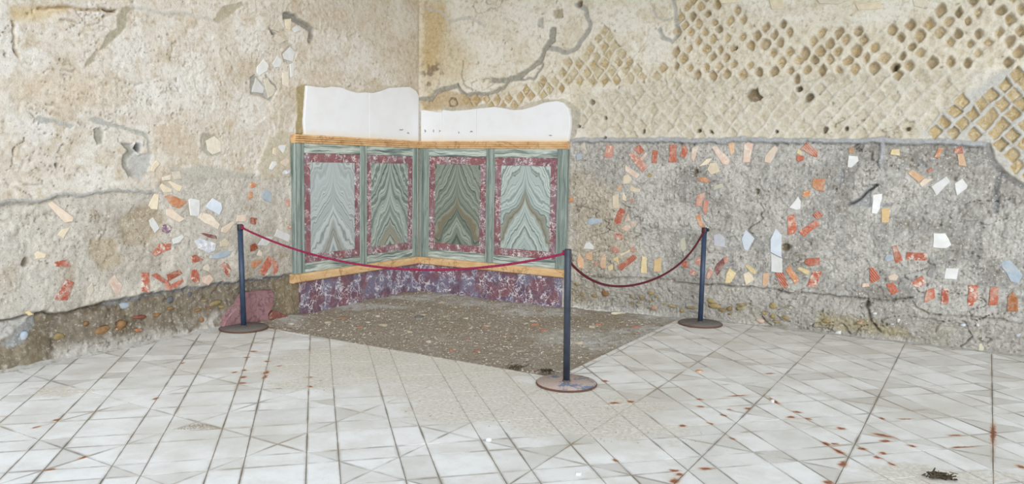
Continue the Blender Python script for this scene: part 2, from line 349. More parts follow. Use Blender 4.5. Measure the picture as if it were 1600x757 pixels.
FR = [('h','pale',[(120,200),(150,165),(172,235)]),('h','bluegrey',[(92,260),(130,250),(140,295),(100,312)]),
('h','pinkred',[(315,280),(335,180),(390,195),(378,285)]),('h','brick',[(543,215),(590,180),(630,230),(590,262)]),
('h','pinkred',[(503,265),(540,235),(655,355),(615,403),(540,310)]),('h','pinkpale',[(585,300),(640,240),(655,255),(610,310)]),
('h','brick',[(687,325),(690,222),(733,232),(728,328)]),('h','brick',[(820,320),(832,182),(885,182),(885,322)]),
('h','pinkpale',[(480,395),(480,340),(590,420),(570,450)]),('h','cream',[(460,495),(465,430),(500,418),(530,455),(505,490)]),
('h','cream',[(515,550),(520,505),(560,530),(600,535),(590,560)]),('h','cream',[(382,685),(378,590),(425,570),(425,685)]),
('h','cream',[(455,620),(460,555),(485,600),(483,628)]),('h','pinkred',[(505,595),(555,630),(535,650)]),('h','orange',[(40,640),(50,595),(75,600),(75,635)]),
('h','orangepale',[(405,545),(430,505),(455,515),(430,550)]),('h','ochrestone',[(655,430),(670,405),(697,420),(685,440)]),
('l','brick',[(390,105),(405,40),(440,-25),(482,0),(435,110)]),('l','pinkpale',[(470,90),(500,20),(520,75)]),('l','pinkpale',[(445,140),(490,105),(525,130),(495,165)]),
('l','pinkpale',[(510,85),(590,80),(540,135)]),('l','bluegrey',[(175,90),(200,60),(290,60),(300,90),(200,115)]),('l','redworn',[(388,180),(455,180),(455,230),(400,228)]),
('l','pinkred',[(370,300),(390,275),(430,300),(435,330),(385,330)]),('l','cream',[(435,340),(520,305),(520,325),(445,362)]),('l','pinkred',[(520,300),(550,280),(560,325),(525,325)]),
('l','white',[(148,300),(170,255),(195,245),(235,285),(230,305)]),('l','orangepale',[(165,380),(170,340),(218,320),(220,395)]),('l','orangepale',[(100,390),(118,340),(150,390),(150,455),(110,450)]),
('l','orangepale',[(280,425),(300,345),(325,360),(325,450),(295,455)]),('l','pinkred',[(230,410),(270,405),(240,445)]),('l','yellow',[(380,380),(425,360),(428,415)]),
('l','yellow',[(340,440),(380,420),(382,460),(350,482)]),('l','brickrib',[(415,435),(545,345),(575,372),(450,475)]),('l','yellow',[(600,490),(615,360),(648,368),(648,495)]),
('l','ochrepale',[(705,480),(712,390),(768,365),(762,482)]),('i','brick',[(55,275),(75,195),(95,180),(120,225),(95,285)]),('i','pinkpale',[(140,290),(150,205),(200,190),(165,320)]),
('i','pinkpale',[(300,200),(340,190),(450,310),(430,345),(390,335)]),('i','orangepale',[(435,175),(475,165),(480,245),(455,268)]),('i','pinkpale',[(548,325),(560,180),(590,162),(632,175),(605,320)]),
('i','pinkcream',[(720,320),(725,270),(800,190),(830,210),(765,330)]),('i','cream',[(205,355),(265,295),(308,290),(270,340)]),('i','cream',[(270,380),(290,330),(345,322),(370,395),(300,422)]),
('i','orange',[(190,462),(215,440),(250,435),(290,465),(270,487)]),('i','palegreen',[(320,545),(325,505),(390,490),(400,520)]),('i','pinkred',[(175,668),(190,580),(255,560),(225,670)]),
('i','pinkred',[(232,700),(240,625),(280,625),(275,700),(250,740)]),('m','orange',[(175,40),(215,30),(222,80),(245,110),(230,140),(205,120)]),('m','palegreen',[(60,225),(95,205),(105,300),(80,325),(60,300)]),
('m','lilac',[(322,190),(370,180),(408,215),(408,285),(325,278)]),('m','whiteblue',[(540,220),(572,150),(642,220),(585,320),(560,305)]),('m','whiteblue',[(770,325),(770,225),(808,140),(858,190),(858,370)]),
('m','white',[(775,480),(772,335),(862,378),(862,490)]),('m','brickrib',[(805,490),(870,488),(908,590),(900,612),(850,605)]),('m','brick',[(62,405),(112,397),(120,450),(75,450)]),
('m','pinkred',[(165,405),(195,365),(225,385),(215,440)]),('m','pinkred',[(125,495),(140,460),(185,480),(180,512),(145,515)]),('m','pinkred',[(260,525),(285,455),(320,490),(280,540)]),
('m','maroon',[(325,460),(345,420),(395,375),(405,420),(350,515)]),('m','pinkred',[(398,370),(435,362),(425,410),(408,418)]),('m','yellow',[(410,570),(420,500),(445,455),(500,495),(450,572)]),('m','yellow',[(565,430),(590,425),(660,480),(645,505),(610,485)]),
('m','cream',[(555,500),(595,483),(640,545),(575,588)]),('m','orangepale',[(705,595),(710,495),(760,490),(755,540),(735,598)]),('n','brick',[(50,190),(48,35),(100,28),(122,140),(100,180)]),
('n','brick',[(133,165),(265,70),(300,90),(295,120),(255,140),(180,210)]),('n','brickrib',[(245,35),(280,-5),(330,35),(285,70)]),('n','orange',[(32,470),(58,428),(125,520),(135,555),(105,580)]),
('n','brick',[(180,410),(195,380),(300,372),(302,425),(215,437)]),('n','yellow',[(120,460),(140,445),(225,480),(205,510)]),('n','redworn',[(195,600),(245,480),(320,480),(265,612)]),
('n','brickrib',[(695,450),(708,445),(755,480),(778,540),(715,575),(698,550)]),('n','pinkpale',[(635,605),(640,575),(690,570),(695,600)]),('n','brick',[(825,580),(885,570),(930,640),(870,668)]),
('n','pinkcream',[(840,520),(890,495),(925,520),(905,552),(850,550)]),('n','bluegrey',[(815,380),(830,345),(865,345),(880,390),(835,405)]),('0','brick',[(1393,386),(1400,384),(1410,408),(1399,413)]),
('j','brickrib',[(148,215),(200,162),(285,230),(280,285),(215,260)]),('j','yellow',[(115,250),(130,215),(160,240),(150,265)]),('j','brick',[(112,300),(120,268),(178,270),(170,305),(130,318)]),
('j','orange',[(240,515),(248,450),(345,452),(335,555),(285,545)]),('j','orange',[(160,585),(180,550),(230,545),(220,590),(180,600)]),('j','white',[(60,680),(130,590),(152,630),(148,690),(120,700)]),
('j','brown',[(530,205),(572,205),(572,252),(530,250)]),('j','white',[(520,360),(530,268),(600,275),(608,310),(550,365)]),('j','white',[(710,725),(720,580),(795,570),(775,690),(750,732)]),
('j','ochrepale',[(788,690),(850,680),(845,800),(790,800)]),('j','yellow',[(858,260),(870,220),(930,215),(935,270)]),('k','orange',[(300,280),(330,205),(378,205),(330,295)]),
('k','brick',[(455,250),(460,210),(515,195),(530,248)]),('k','orangepale',[(480,257),(530,252),(555,355),(490,345)]),('k','orangepale',[(85,405),(125,378),(220,445),(175,480)]),
('k','pinkcream',[(180,490),(215,453),(290,455),(200,520)]),('k','brick',[(240,385),(280,365),(290,385),(255,405)]),('k','white',[(275,515),(395,432),(425,475),(315,590)]),
('k','white',[(460,490),(520,450),(562,505),(555,530),(478,588)]),('o','redworn',[(75,390),(80,328),(243,335),(243,395)]),('o','white',[(288,290),(293,178),(385,178),(435,270),(395,298)]),
('o','white',[(378,540),(392,455),(492,458),(475,545)]),('o','greystone',[(240,490),(270,455),(300,460),(290,530),(250,520)]),('o','bluegrey',[(830,410),(890,388),(935,430),(1000,510),(965,578),(905,560),(870,490),(835,450)]),
('o','redworn',[(105,580),(205,515),(232,570),(175,615)]),('o','brick',[(218,730),(240,630),(300,612),(305,690)]),('o','redworn',[(350,740),(362,615),(415,612),(410,742)]),
('o','redworn',[(565,755),(570,590),(645,590),(645,700),(600,755)]),('o','brick',[(725,750),(745,603),(808,605),(800,748)]),('0','cream',[(1200,-2),(1222,-2),(1224,13),(1205,14)]),('0','pale',[(1272,-6),(1337,-6),(1312,5),(1280,5)]),('0','cream',[(1336,6),(1375,0),(1378,12),(1340,15)]),('0','pale',[(1424,-6),(1452,-6),(1441,11),(1428,8)]),('0','cream',[(1120,-6),(1160,-6),(1150,3),(1125,4)]),('o','orangebrown',[(875,800),(880,680),(925,635),(960,690),(965,800)])]
# rounded stones in the eroded footing: (zoom, kind, cx, cy, rx, ry)
SR = [('p','ochrestone',120,30,25,20),('p','brownstone',395,120,50,42),('p','ochrestone',285,150,28,24),('p','ochrestone',165,140,28,22),('p','ochrestone',858,118,30,28),('p','ochrestone',655,150,28,22),
('p','ochrestone',755,155,25,18),('p','ochrestone',915,155,22,14),('p','ochrestone',655,220,28,28),('p','ochrestone',730,215,22,14),('p','ochrestone',770,182,25,12),('p','ochrestone',845,205,20,12),
('p','ochrestone',985,232,28,12),('p','ochrestone',1060,250,40,18),('p','ochrestone',1155,295,28,25),('p','brown',880,270,35,25),('p','ochrestone',1250,265,60,16),('p','ochrestone',1450,200,50,28),
('q','ochrestone',85,245,80,32),('q','olivestone',165,292,38,25),('q','olivestone',240,275,38,26),('q','ochrestone',360,235,60,14),('q','ochrestone',345,275,48,16),('q','ochrestone',670,245,45,33),
('q','olivestone',240,330,22,16),('q','ochrestone',575,325,30,22),('q','ochrestone',660,350,30,28),('q','ochrestone',795,368,36,30),('q','ochrestone',695,410,35,14),('q','ochrestone',800,255,30,14),
('q','ochrestone',1190,400,40,30),('q','brown',1530,420,40,18),('q','pinkpale',535,400,50,26),('r','white',100,325,30,16),('r','white',335,390,20,30),('r','white',270,432,22,10),('r','whiteblue',975,440,38,16),('r','white',1120,440,24,20),('r','lilac',1520,545,34,22)]
SL = [('t','redstone',105,378,70,20),('t','brownstone',250,360,60,20),('t','ochrestone',690,228,25,10),('t','ochrestone',785,250,52,28),('t','ochrestone',835,285,35,18),('t','brownstone',620,315,40,14),
('t','brownstone',640,400,25,30),('t','brownstone',380,300,35,20),('t','orange',70,495,40,9),('t','darkstone',390,225,32,36),('t','brownstone',720,292,28,10),('t','darkstone',565,175,16,26),
('e','olivestone',350,705,46,20),('e','brownstone',710,635,28,35),('e','orange',686,662,14,12),('e','brownstone',600,670,55,30),('e','brownstone',515,630,22,14),('e','orange',800,663,28,8),('e','bluegrey',745,525,50,24),('e','bluegrey',140,700,26,34)]

# ------------------------------------------------------------------ walls
ZLO, ZHI = -0.16, 4.15
WLs, WRs = 6.6, 8.2
PANEL_L = [(-0.05, -0.2), (2.10, -0.2), (2.10, 1.83), (2.06, 1.83), (2.06, 1.83), (-0.05, 1.83)]
PLASTER_L = [PL(p, 0.03) for p in zp('w', [(140,345),(135,260),(143,150),(150,52),(205,60),(255,65),(300,58),(360,65),(410,85),(450,95),(500,92),(545,97),(600,82),(640,65),(700,62),(760,60),(798,85),(812,115),(812,383)])]
PLASTER_R = [PR(p, 0.03) for p in zp('x', [(66,383),(66,200),(85,196),(150,208),(190,210),(197,195),(250,203),(330,197),(430,185),(500,178),(550,185),(610,197),(660,195),(720,180),(800,152),(870,143),(905,152),(935,185),(948,240),(948,300),(935,388)])]
PLASTER_L = [(max(a, 0.012), z) for a, z in PLASTER_L]
PLASTER_R = [(max(a, 0.035), z) for a, z in PLASTER_R]

class Wall:
    def __init__(self, W, step, seed, P):
        self.P = P; self.step = step
        self.na = int(round(W/step))+1; self.nz = int(round((ZHI-ZLO)/step))+1
        a = np.linspace(0, W, self.na); z = np.linspace(ZLO, ZHI, self.nz)
        self.a0, self.z0 = a, z
        self.A, self.Z = np.meshgrid(a, z)
        A, Z = self.A, self.Z
        self.wa = A+0.020*fbm(A, Z, 0.16, 3, seed+50)+0.008*fbm(A, Z, 0.05, 2, seed+51)
        self.wz = Z+0.020*fbm(A, Z, 0.16, 3, seed+60)+0.008*fbm(A, Z, 0.05, 2, seed+61)
        self.d = np.zeros_like(A); self.g = np.zeros_like(A); self.c = np.zeros(A.shape+(3,))
        self.seed = seed
    def box(self, pts, m):
        p = np.asarray(pts); i0 = np.searchsorted(self.a0, p[:, 0].min()-m); i1 = np.searchsorted(self.a0, p[:, 0].max()+m)
        j0 = np.searchsorted(self.z0, p[:, 1].min()-m); j1 = np.searchsorted(self.z0, p[:, 1].max()+m)
        return np.s_[j0:j1, i0:i1]
    def paint(self, mask, col, amt=1.0, sl=np.s_[:, :]):
        m = (mask*amt)[..., None]; self.c[sl] = self.c[sl]*(1-m)+lin(col)*m
    def zone(self, pix, soft=0.03, warp=True, sl=None, pts=None):
        pts = pts or [self.P(p) for p in pix]
        s = self.box(pts, soft+0.06)
        sd = poly_sd(pts, (self.wa if warp else self.A)[s], (self.wz if warp else self.Z)[s])
        return s, 1-sstep(-soft/2, soft/2, sd)
    def stroke(self, pix, wpx, col, depth=0.0, amt=1.0, soft=0.008, smooth=None, warp=True):
        pts = [self.P(p) for p in pix]; q = self.P((pix[0][0], pix[0][1]+wpx)); w = abs(q[1]-pts[0][1])/2
        s = self.box(pts, w+0.06)
        d = line_d(pts, (self.wa if warp else self.A)[s], (self.wz if warp else self.Z)[s])
        m = 1-sstep(w-soft, w+soft, d)
        if col is not None: self.paint(m, col, amt, s)
        if smooth is not None: self.d[s] = self.d[s]*(1-m*amt)+smooth*m*amt
        self.d[s] += depth*m
    def fill(self, pix, col, depth=0.0, amt=1.0, soft=0.02, smooth=None):
        s, m = self.zone(pix, soft)
        if col is not None: self.paint(m, col, amt, s)
        if smooth is not None: self.d[s] = self.d[s]*(1-m*amt)+smooth*m*amt
        self.d[s] += depth*m
    def hole(self, px, rpx, depth, col=None):
        c = self.P(px); q = self.P((px[0], px[1]+rpx)); r = abs(q[1]-c[1]); s = self.box([c], r*1.8+0.03)
        d = np.hypot(self.wa[s]-c[0], self.wz[s]-c[1]); m = 1-sstep(r*0.55, r*1.1, d)
        self.d[s] -= depth*m
        if col: self.paint(m, col, 0.8, s)
    def at(self, a, z):
        i = int(np.clip(round(a/self.step), 0, self.na-1)); j = int(np.clip(round((z-ZLO)/self.step), 0, self.nz-1)); return self.d[j, i]
    def seat(self, poly, grow=0.012, drop=0.004):      # flatten the bed of an embedded piece, return its level
        s = self.box(poly, grow+0.03); sd = poly_sd(poly, self.A[s], self.Z[s])
        ins = sd < 0.004
        lv = float(np.percentile(self.d[s][ins], 65)) if ins.any() else self.at(*poly[0])
        m = 1-sstep(0.0, grow+0.012, sd); self.d[s] = self.d[s]*(1-m)+(lv-drop)*m
        return lv
    def build(self, name, mp):
        na, nz = self.na, self.nz
        A, Z, D = self.A.ravel(), self.Z.ravel(), self.d.ravel()
        co = np.stack(mp(A, Z, D), -1).astype(np.float32)
        i = np.arange(na-1)[None, :]+np.arange(nz-1)[:, None]*na; i = i.ravel()
        q = np.stack([i, i+1, i+na+1, i+na], -1) if mp is MAPR else np.stack([i, i+na, i+na+1, i+1], -1)
        # the two lattices face the room
        if mp is MAPL: q = q[:, ::-1]
        me = bpy.data.meshes.new(name); me.vertices.add(len(co)); me.vertices.foreach_set('co', co.ravel())
        nq = len(q); me.loops.add(nq*4); me.loops.foreach_set('vertex_index', q.ravel().astype(np.int32))
        me.polygons.add(nq); me.polygons.foreach_set('loop_start', np.arange(0, nq*4, 4, dtype=np.int32))
        me.polygons.foreach_set('use_smooth', np.ones(nq, bool))
        me.update(calc_edges=True)
        at = me.color_attributes.new('tint', 'FLOAT_COLOR', 'POINT')
        rgba = np.ones((len(co), 4), np.float32); rgba[:, :3] = np.clip(self.c.reshape(-1, 3), 0, 0.95); at.data.foreach_set('color', rgba.ravel())
        ga = me.attributes.new('grit', 'FLOAT', 'POINT'); ga.data.foreach_set('value', self.g.ravel().astype(np.float32))
        me.materials.append(M['wall'])
        o = bpy.data.objects.new(name, me); COL.objects.link(o); return o

def rough_base(w, amp=1.0):
    A, Z, s = w.A, w.Z, w.seed
    d = 0.022*fbm(A, Z, 1.1, 3, s)+0.009*fbm(A, Z, 0.33, 4, s+1)+0.0025*fbm(A, Z, 0.09, 3, s+2)
    t = fbm(A, Z, 0.50, 4, s+3, 0.50)*4.0; fr = t-np.floor(t); gg = sstep(-0.15, 0.25, fbm(A, Z, 0.8, 3, s+29))
    d += 0.007*(np.floor(t)+sstep(0.46, 0.54, fr)-t*0.95)*amp*(0.25+0.75*gg)          # flaking layers with edges
    t = fbm(A, Z, 0.15, 4, s+8, 0.55)*3.0; fr = t-np.floor(t); g = sstep(0.52, 0.75, vnoise(A/0.45, Z/0.45, s+14))
    d += 0.006*(np.floor(t)+sstep(0.46, 0.54, fr)-t*0.95)*amp*g
    d += 0.0022*fbm(A, Z, 0.030, 3, s+4, 0.7)*amp
    w.d += d
def pocks(w, n, seed, z0=-0.1, z1=3.9, rmax=0.016, dep=0.022):
    rg = random.Random(seed); W = w.a0[-1]
    for _ in range(n):
        a, z, r = rg.uniform(0.1, W-0.1), rg.uniform(z0, z1), rmax*(0.35+0.65*rg.random()**2); ex = rg.uniform(0.6, 1.8); s = w.box([(a, z)], r*2.2)
        m = 1-sstep(r*0.5, r*1.15, np.hypot((w.wa[s]-a)/ex, (w.wz[s]-z)*ex)); w.d[s] -= dep*rg.uniform(0.4, 1.0)*m; w.paint(m, (150, 136, 112), 0.55, s)
def cracks(w, mask, scale, width, depth, seed):
    v = np.abs(fbm(w.A*0.6+w.Z*0.25, w.Z*1.5-w.A*0.3, scale, 4, w.seed+seed, 0.6)); g = vnoise(w.A/0.5, w.Z/0.5, w.seed+seed+9)
    m = (1-sstep(width*0.3, width, v))*sstep(0.45, 0.7, g)*mask
    w.d -= depth*m; w.paint(m, (150, 138, 118), 0.3)

# ---- left wall
L = Wall(WLs, 0.0098, 101, PL); A, Z = L.A, L.Z
rough_base(L)
n1 = fbm(A, Z, 0.7, 4, 201); n2 = fbm(A, Z, 0.22, 4, 202); n3 = fbm(A, Z, 0.07, 3, 203)
L.c[:] = lin((223, 214, 201))
L.paint(sstep(0.0, 0.5, n1), (213, 201, 182), 0.7); L.paint(sstep(0.05, 0.5, n2), (229, 223, 213), 0.7); L.paint(sstep(0.2, 0.55, -n2), (206, 191, 168), 0.6)
L.paint(sstep(0.3, 0.6, n3), (190, 168, 132), 0.35); n4 = fbm(A, Z, 0.35, 5, 204, 0.65); L.paint(sstep(0.12, 0.3, n4), (236, 232, 225), 0.65); L.paint(sstep(0.15, 0.4, -n4), (208, 188, 160), 0.5); n5 = fbm(A, Z, 0.045, 3, 205, 0.7); L.paint(sstep(0.25, 0.55, n5), (176, 160, 136), 0.4); L.paint(sstep(0.3, 0.6, -n5), (240, 236, 228), 0.5)
# lower grey render below the mortar line
gl = [(-900, 352), (0, 318), (60, 314), (100, 305), (160, 302), (250, 290), (300, 276), (380, 272), (470, 275), (470, 760), (-900, 1000)]
s, m = L.zone(gl, 0.10)
L.paint(m, (206, 200, 190), 0.9, s); L.paint(m*sstep(0.0, 0.45, n1[s]), (190, 182, 170), 0.8, s); L.paint(m*sstep(0.1, 0.5, n2[s]), (222, 215, 202), 0.75, s)
L.paint(m*sstep(0.25, 0.6, -n2[s]), (176, 162, 140), 0.6, s)
L.d[s] += m*(0.008*fbm(A[s], Z[s], 0.06, 3, 207)); L.g[s] = np.maximum(L.g[s], 0.7*m)
cracks(L, np.ones_like(A), 0.55, 0.009, 0.014, 31); cracks(L, np.ones_like(A), 0.34, 0.007, 0.013, 37); cracks(L, np.ones_like(A), 0.9, 0.007, 0.016, 43); pocks(L, 420, 77)
# ochre stains
L.fill([(10, 10), (60, 8), (110, 12), (70, 28), (40, 34), (14, 32)], (212, 188, 138), -0.01, 0.7, 0.08)
L.stroke([(18, 35), (24, 55), (22, 75), (28, 90)], 4, (170, 145, 100), -0.02, 0.6)
L.stroke([(60, 14), (110, 10), (180, 18)], 4, (180, 150, 100), -0.022, 0.7)
L.stroke([(95, 30), (120, 37)], 3, (150, 128, 90), -0.015, 0.6)
L.fill([(560, 0), (656, 0), (656, 140), (600, 130)], (220, 209, 188), 0, 0.35, 0.3)
L.fill([(620, 60), (656, 40), (656, 140), (630, 130)], (200, 186, 160), 0, 0.3, 0.2)
L.fill([(470, 0), (600, 0), (560, 60), (480, 40)], (224, 212, 194), 0, 0.3, 0.3)
L.fill([(0, 120), (80, 110), (200, 130), (150, 165), (0, 165)], (220, 202, 178), 0, 0.4, 0.2)
# smooth cement repairs
ce = (178, 171, 150)
L.fill([(205, 7), (190, 12), (182, 25), (183, 44), (168, 57), (158, 78), (142, 90), (130, 107), (150, 97), (155, 83), (175, 68), (187, 55), (197, 42), (198, 25), (210, 10)], ce, 0, 1, 0.012, -0.004)
L.stroke([(205, 9), (232, 17), (290, 21), (335, 32)], 5, (206, 201, 190), 0, 0.9, smooth=0.0)
L.fill([(333, 30), (345, 12), (375, 3), (380, 8), (352, 30), (340, 35)], (190, 180, 158), 0, 1, 0.012, 0.0)
L.stroke([(225, 40), (230, 17)], 6, (205, 201, 190), 0, 0.8, smooth=0.0)
cg = (188, 186, 178)
L.fill([(55, 187), (62, 182), (90, 186), (118, 197), (112, 203), (85, 192), (62, 194)], cg, 0, 1, 0.012, -0.006)
L.fill([(137, 187), (150, 183), (190, 195), (230, 207), (236, 222), (233, 240), (229, 215), (200, 204), (160, 194)], cg, 0, 1, 0.012, -0.004)
L.fill([(149, 199), (158, 197), (164, 207), (162, 222), (155, 226), (151, 215)], (176, 173, 160), 0, 1, 0.010, -0.022)
L.fill([(187, 222), (205, 224), (212, 240), (238, 240), (236, 260), (222, 282), (205, 278), (192, 265), (190, 245), (200, 235)], (198, 197, 192), 0, 0.95, 0.015, -0.01)
L.fill([(188, 223), (203, 225), (208, 236), (196, 250), (198, 262), (210, 275), (200, 277), (190, 262), (190, 245), (198, 234)], (172, 170, 160), -0.012, 1, 0.01)
L.fill([(207, 222), (223, 220), (222, 232), (214, 242), (208, 236)], (236, 236, 234), 0.012, 1, 0.008)
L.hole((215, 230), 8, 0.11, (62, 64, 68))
L.fill([(313, 212), (322, 208), (338, 212), (346, 224), (345, 240), (325, 243), (314, 234)], (186, 181, 166), -0.006, 0.95, 0.012)
L.stroke([(-700, 375), (0, 317), (60, 313), (100, 304), (160, 301), (235, 299)], 7, (178, 177, 174), 0.008, 0.95, smooth=0.012)
L.stroke([(-700, 379), (0, 323), (60, 318), (105, 308)], 1.4, (150, 144, 134), -0.018, 0.5)
L.fill([(262, 262), (330, 258), (400, 272), (395, 278), (330, 278), (300, 292), (270, 280)], (196, 192, 182), 0, 0.8, 0.03, 0.004)
L.fill([(418, 215), (450, 208), (462, 232), (462, 275), (412, 280), (402, 262)], (206, 197, 176), 0, 0.9, 0.03, 0.004)
L.stroke([(447, 25), (462, 30), (488, 46), (486, 62)], 12, (150, 148, 140), -0.05, 0.9)
L.fill([(392, 122), (400, 118), (413, 132), (432, 140), (425, 156), (412, 152), (393, 148)], (176, 174, 166), -0.02, 0.9, 0.012)
L.fill([(440, 82), (455, 70), (462, 80), (456, 97), (445, 95)], (190, 187, 178), -0.01, 0.9, 0.012)
L.stroke([(417, 118), (434, 138)], 3, (150, 148, 140), -0.03, 0.9); L.fill([(422, 45), (432, 52), (428, 56), (423, 52)], (140, 136, 128), -0.05, 0.9, 0.01)
L.fill([(463, 136), (480, 131), (478, 150), (476, 200), (477, 218), (463, 214)], (176, 160, 122), 0, 1, 0.02, 0.004)
L.stroke([(480, 134), (520, 136), (560, 146), (600, 138), (640, 134), (656, 146)], 9, (202, 192, 172), 0, 0.6, smooth=0.006)
L.fill([(205, 330), (245, 320), (262, 350), (235, 385), (190, 380), (185, 350)], (176, 158, 128), -0.012, 0.6, 0.08)
L.fill([(140, 375), (180, 372), (190, 410), (160, 425), (140, 400)], (190, 172, 140), -0.010, 0.6, 0.06)
L.hole((40, 410), 7, 0.05, (160, 146, 126)); L.hole((90, 256), 4, 0.035, (150, 140, 124)); L.hole((126, 55), 2.2, 0.04); L.hole((95, 94), 2.5, 0.03); L.hole((9, 85), 3, 0.04); L.hole((26, 81), 3, 0.03); L.hole((272, 179), 4, 0.03)
L.stroke([(165, 17), (180, 18)], 3, (110, 96, 76), -0.05, 0.7)
# eroded footing below the plaster
ft = [(-900, 640), (0, 501), (55, 490), (115, 487), (180, 470), (240, 458), (330, 446), (375, 440), (462, 428), (475, 428), (475, 700), (-900, 1200)]
s, m = L.zone(ft, 0.03)
L.paint(m, (138, 128, 112), 1, s); L.paint(m*sstep(0.0, 0.5, n2[s]), (116, 104, 86), 0.9, s); L.paint(m*sstep(0.2, 0.6, n3[s]), (164, 154, 136), 0.7, s); L.paint(m*sstep(0.2, 0.5, -n1[s]), (150, 137, 115), 0.7, s)
L.d[s] += m*(-0.028+0.016*fbm(A[s], Z[s], 0.05, 3, 221)+0.10*sstep(0.34, 0.0, Z[s])*0.8)
L.g[s] = np.maximum(L.g[s]*(1-m), 0.45*m)
L.stroke([(165, 477), (240, 460), (330, 447), (375, 441), (462, 429)], 7, (128, 130, 132), 0.0, 0.85)
L.stroke([(0, 503), (55, 492), (115, 489), (170, 476)], 3, (112, 102, 88), -0.03, 0.8)  # thin shadow line under the plaster edge: a groove with dark tone painted in
L.fill([(-400, 560), (0, 505), (50, 494), (45, 505), (20, 520), (0, 535), (-400, 620)], (204, 202, 198), 0.01, 0.9, 0.03)
L.fill([(50, 492), (62, 490), (58, 510), (40, 530), (15, 545), (0, 540), (20, 520), (42, 506)], (158, 160, 160), 0.008, 0.9, 0.03)
wm = sstep(0.16, 0.03, Z+0.07*n2)*sstep(-0.25, 0.15, n1+n3*0.5+0.2*n2)
L.paint(wm*(A > 2.05), (208, 204, 197), 0.9)
L.fill([(428, 440), (466, 432), (470, 490), (440, 492), (430, 470)], (150, 136, 110), 0.0, 0.7, 0.05)
# bed of the marble facing
pm = 1-sstep(0.0, 0.02, poly_sd(PANEL_L, A, Z)); L.d = L.d*(1-pm)-0.012*pm
s, m = L.zone(None, 0.01, False, pts=PLASTER_L); L.d[s] = L.d[s]*(1-m)-0.012*m
near = sstep(0.06, 0.0, A); L.d = L.d*(1-near)
levelsL = []
for z_, k_, p_ in FL:
    poly = [PL(q) for q in zp(z_, p_)]; levelsL.append((k_, poly, L.seat(poly)))
stonesL = []
for z_, k_, cx, cy, rx, ry in SL:
    ox, oy, sc = ZOOM[z_]; c0 = PL((ox+cx/sc, oy+cy/sc)); e = PL((ox+(cx+rx)/sc, oy+cy/sc)); g = PL((ox+cx/sc, oy+(cy+ry)/sc))
    stonesL.append((k_, c0, abs(e[0]-c0[0]), abs(g[1]-c0[1]), L.at(*c0)))
wall_left = L.build('wall_left', MAPL)
tag(wall_left, 'cream weathered plaster wall on the left with brick and marble fragments', 'wall', kind='structure')

# ---- right wall
R = Wall(WRs, 0.0086, 401, PR); A, Z = R.A, R.Z
rough_base(R, 0.9)
n1 = fbm(A, Z, 0.7, 4, 501); n2 = fbm(A, Z, 0.22, 4, 502); n3 = fbm(A, Z, 0.07, 3, 503)
R.c[:] = lin((236, 230, 216))
R.paint(sstep(0.0, 0.5, n1), (224, 214, 194), 0.7); R.paint(sstep(0.05, 0.5, n2), (236, 231, 219), 0.6); R.paint(sstep(0.25, 0.6, -n2), (208, 196, 171), 0.5)
n4 = fbm(A, Z, 0.35, 5, 504, 0.65); R.paint(sstep(0.12, 0.3, n4), (240, 235, 224), 0.6); R.paint(sstep(0.15, 0.4, -n4), (210, 194, 162), 0.45); n5 = fbm(A, Z, 0.045, 3, 505, 0.7); R.paint(sstep(0.25, 0.55, n5), (186, 170, 140), 0.4); R.paint(sstep(0.3, 0.6, -n5), (240, 236, 226), 0.45)
# lower render
line_px = [(880, 222), (930, 218), (985, 218), (1050, 219), (1120, 220), (1200, 218), (1270, 220), (1340, 221), (1380, 219), (1450, 223), (1540, 226), (1553, 255), (1575, 278), (1600, 288), (1720, 310), (1960, 320)]
s, m = R.zone(line_px+[(2300, 900), (880, 700)], 0.02)
R.paint(m, (178, 176, 171), 1, s); R.paint(m*sstep(0.0, 0.5, n1[s]), (162, 160, 156), 0.8, s); R.paint(m*sstep(0.05, 0.5, n2[s]), (200, 197, 190), 0.75, s); R.paint(m*sstep(0.25, 0.6, -n2[s]), (160, 155, 145), 0.6, s)
t = fbm(A[s], Z[s], 0.16, 4, 511, 0.6)*3; fr = t-np.floor(t)
comb = np.abs(np.sin(A[s]*120+4*n2[s]))*0.004*sstep(0.0, 0.5, n1[s]+0.2)
R.d[s] += m*(0.009*fbm(A[s], Z[s], 0.05, 3, 507)+0.016*(np.floor(t)+sstep(0.44, 0.56, fr)-0.8*t)-0.012+comb)
R.paint(m*sstep(0.1, 0.3, n4[s]), (206, 203, 196), 0.6, s); R.paint(m*sstep(0.12, 0.35, -n4[s]), (150, 145, 136), 0.5, s); R.paint(m*sstep(0.25, 0.5, n5[s]), (140, 134, 124), 0.45, s); R.paint(m*sstep(0.25, 0.5, -n5[s]), (212, 209, 202), 0.5, s)
lowm = np.zeros_like(A); lowm[s] = m; R.g[s] = m
# yellowish tint next to the facing
R.fill([(888, 250), (960, 300), (1000, 400), (960, 430), (888, 430)], (200, 186, 158), 0, 0.45, 0.3)
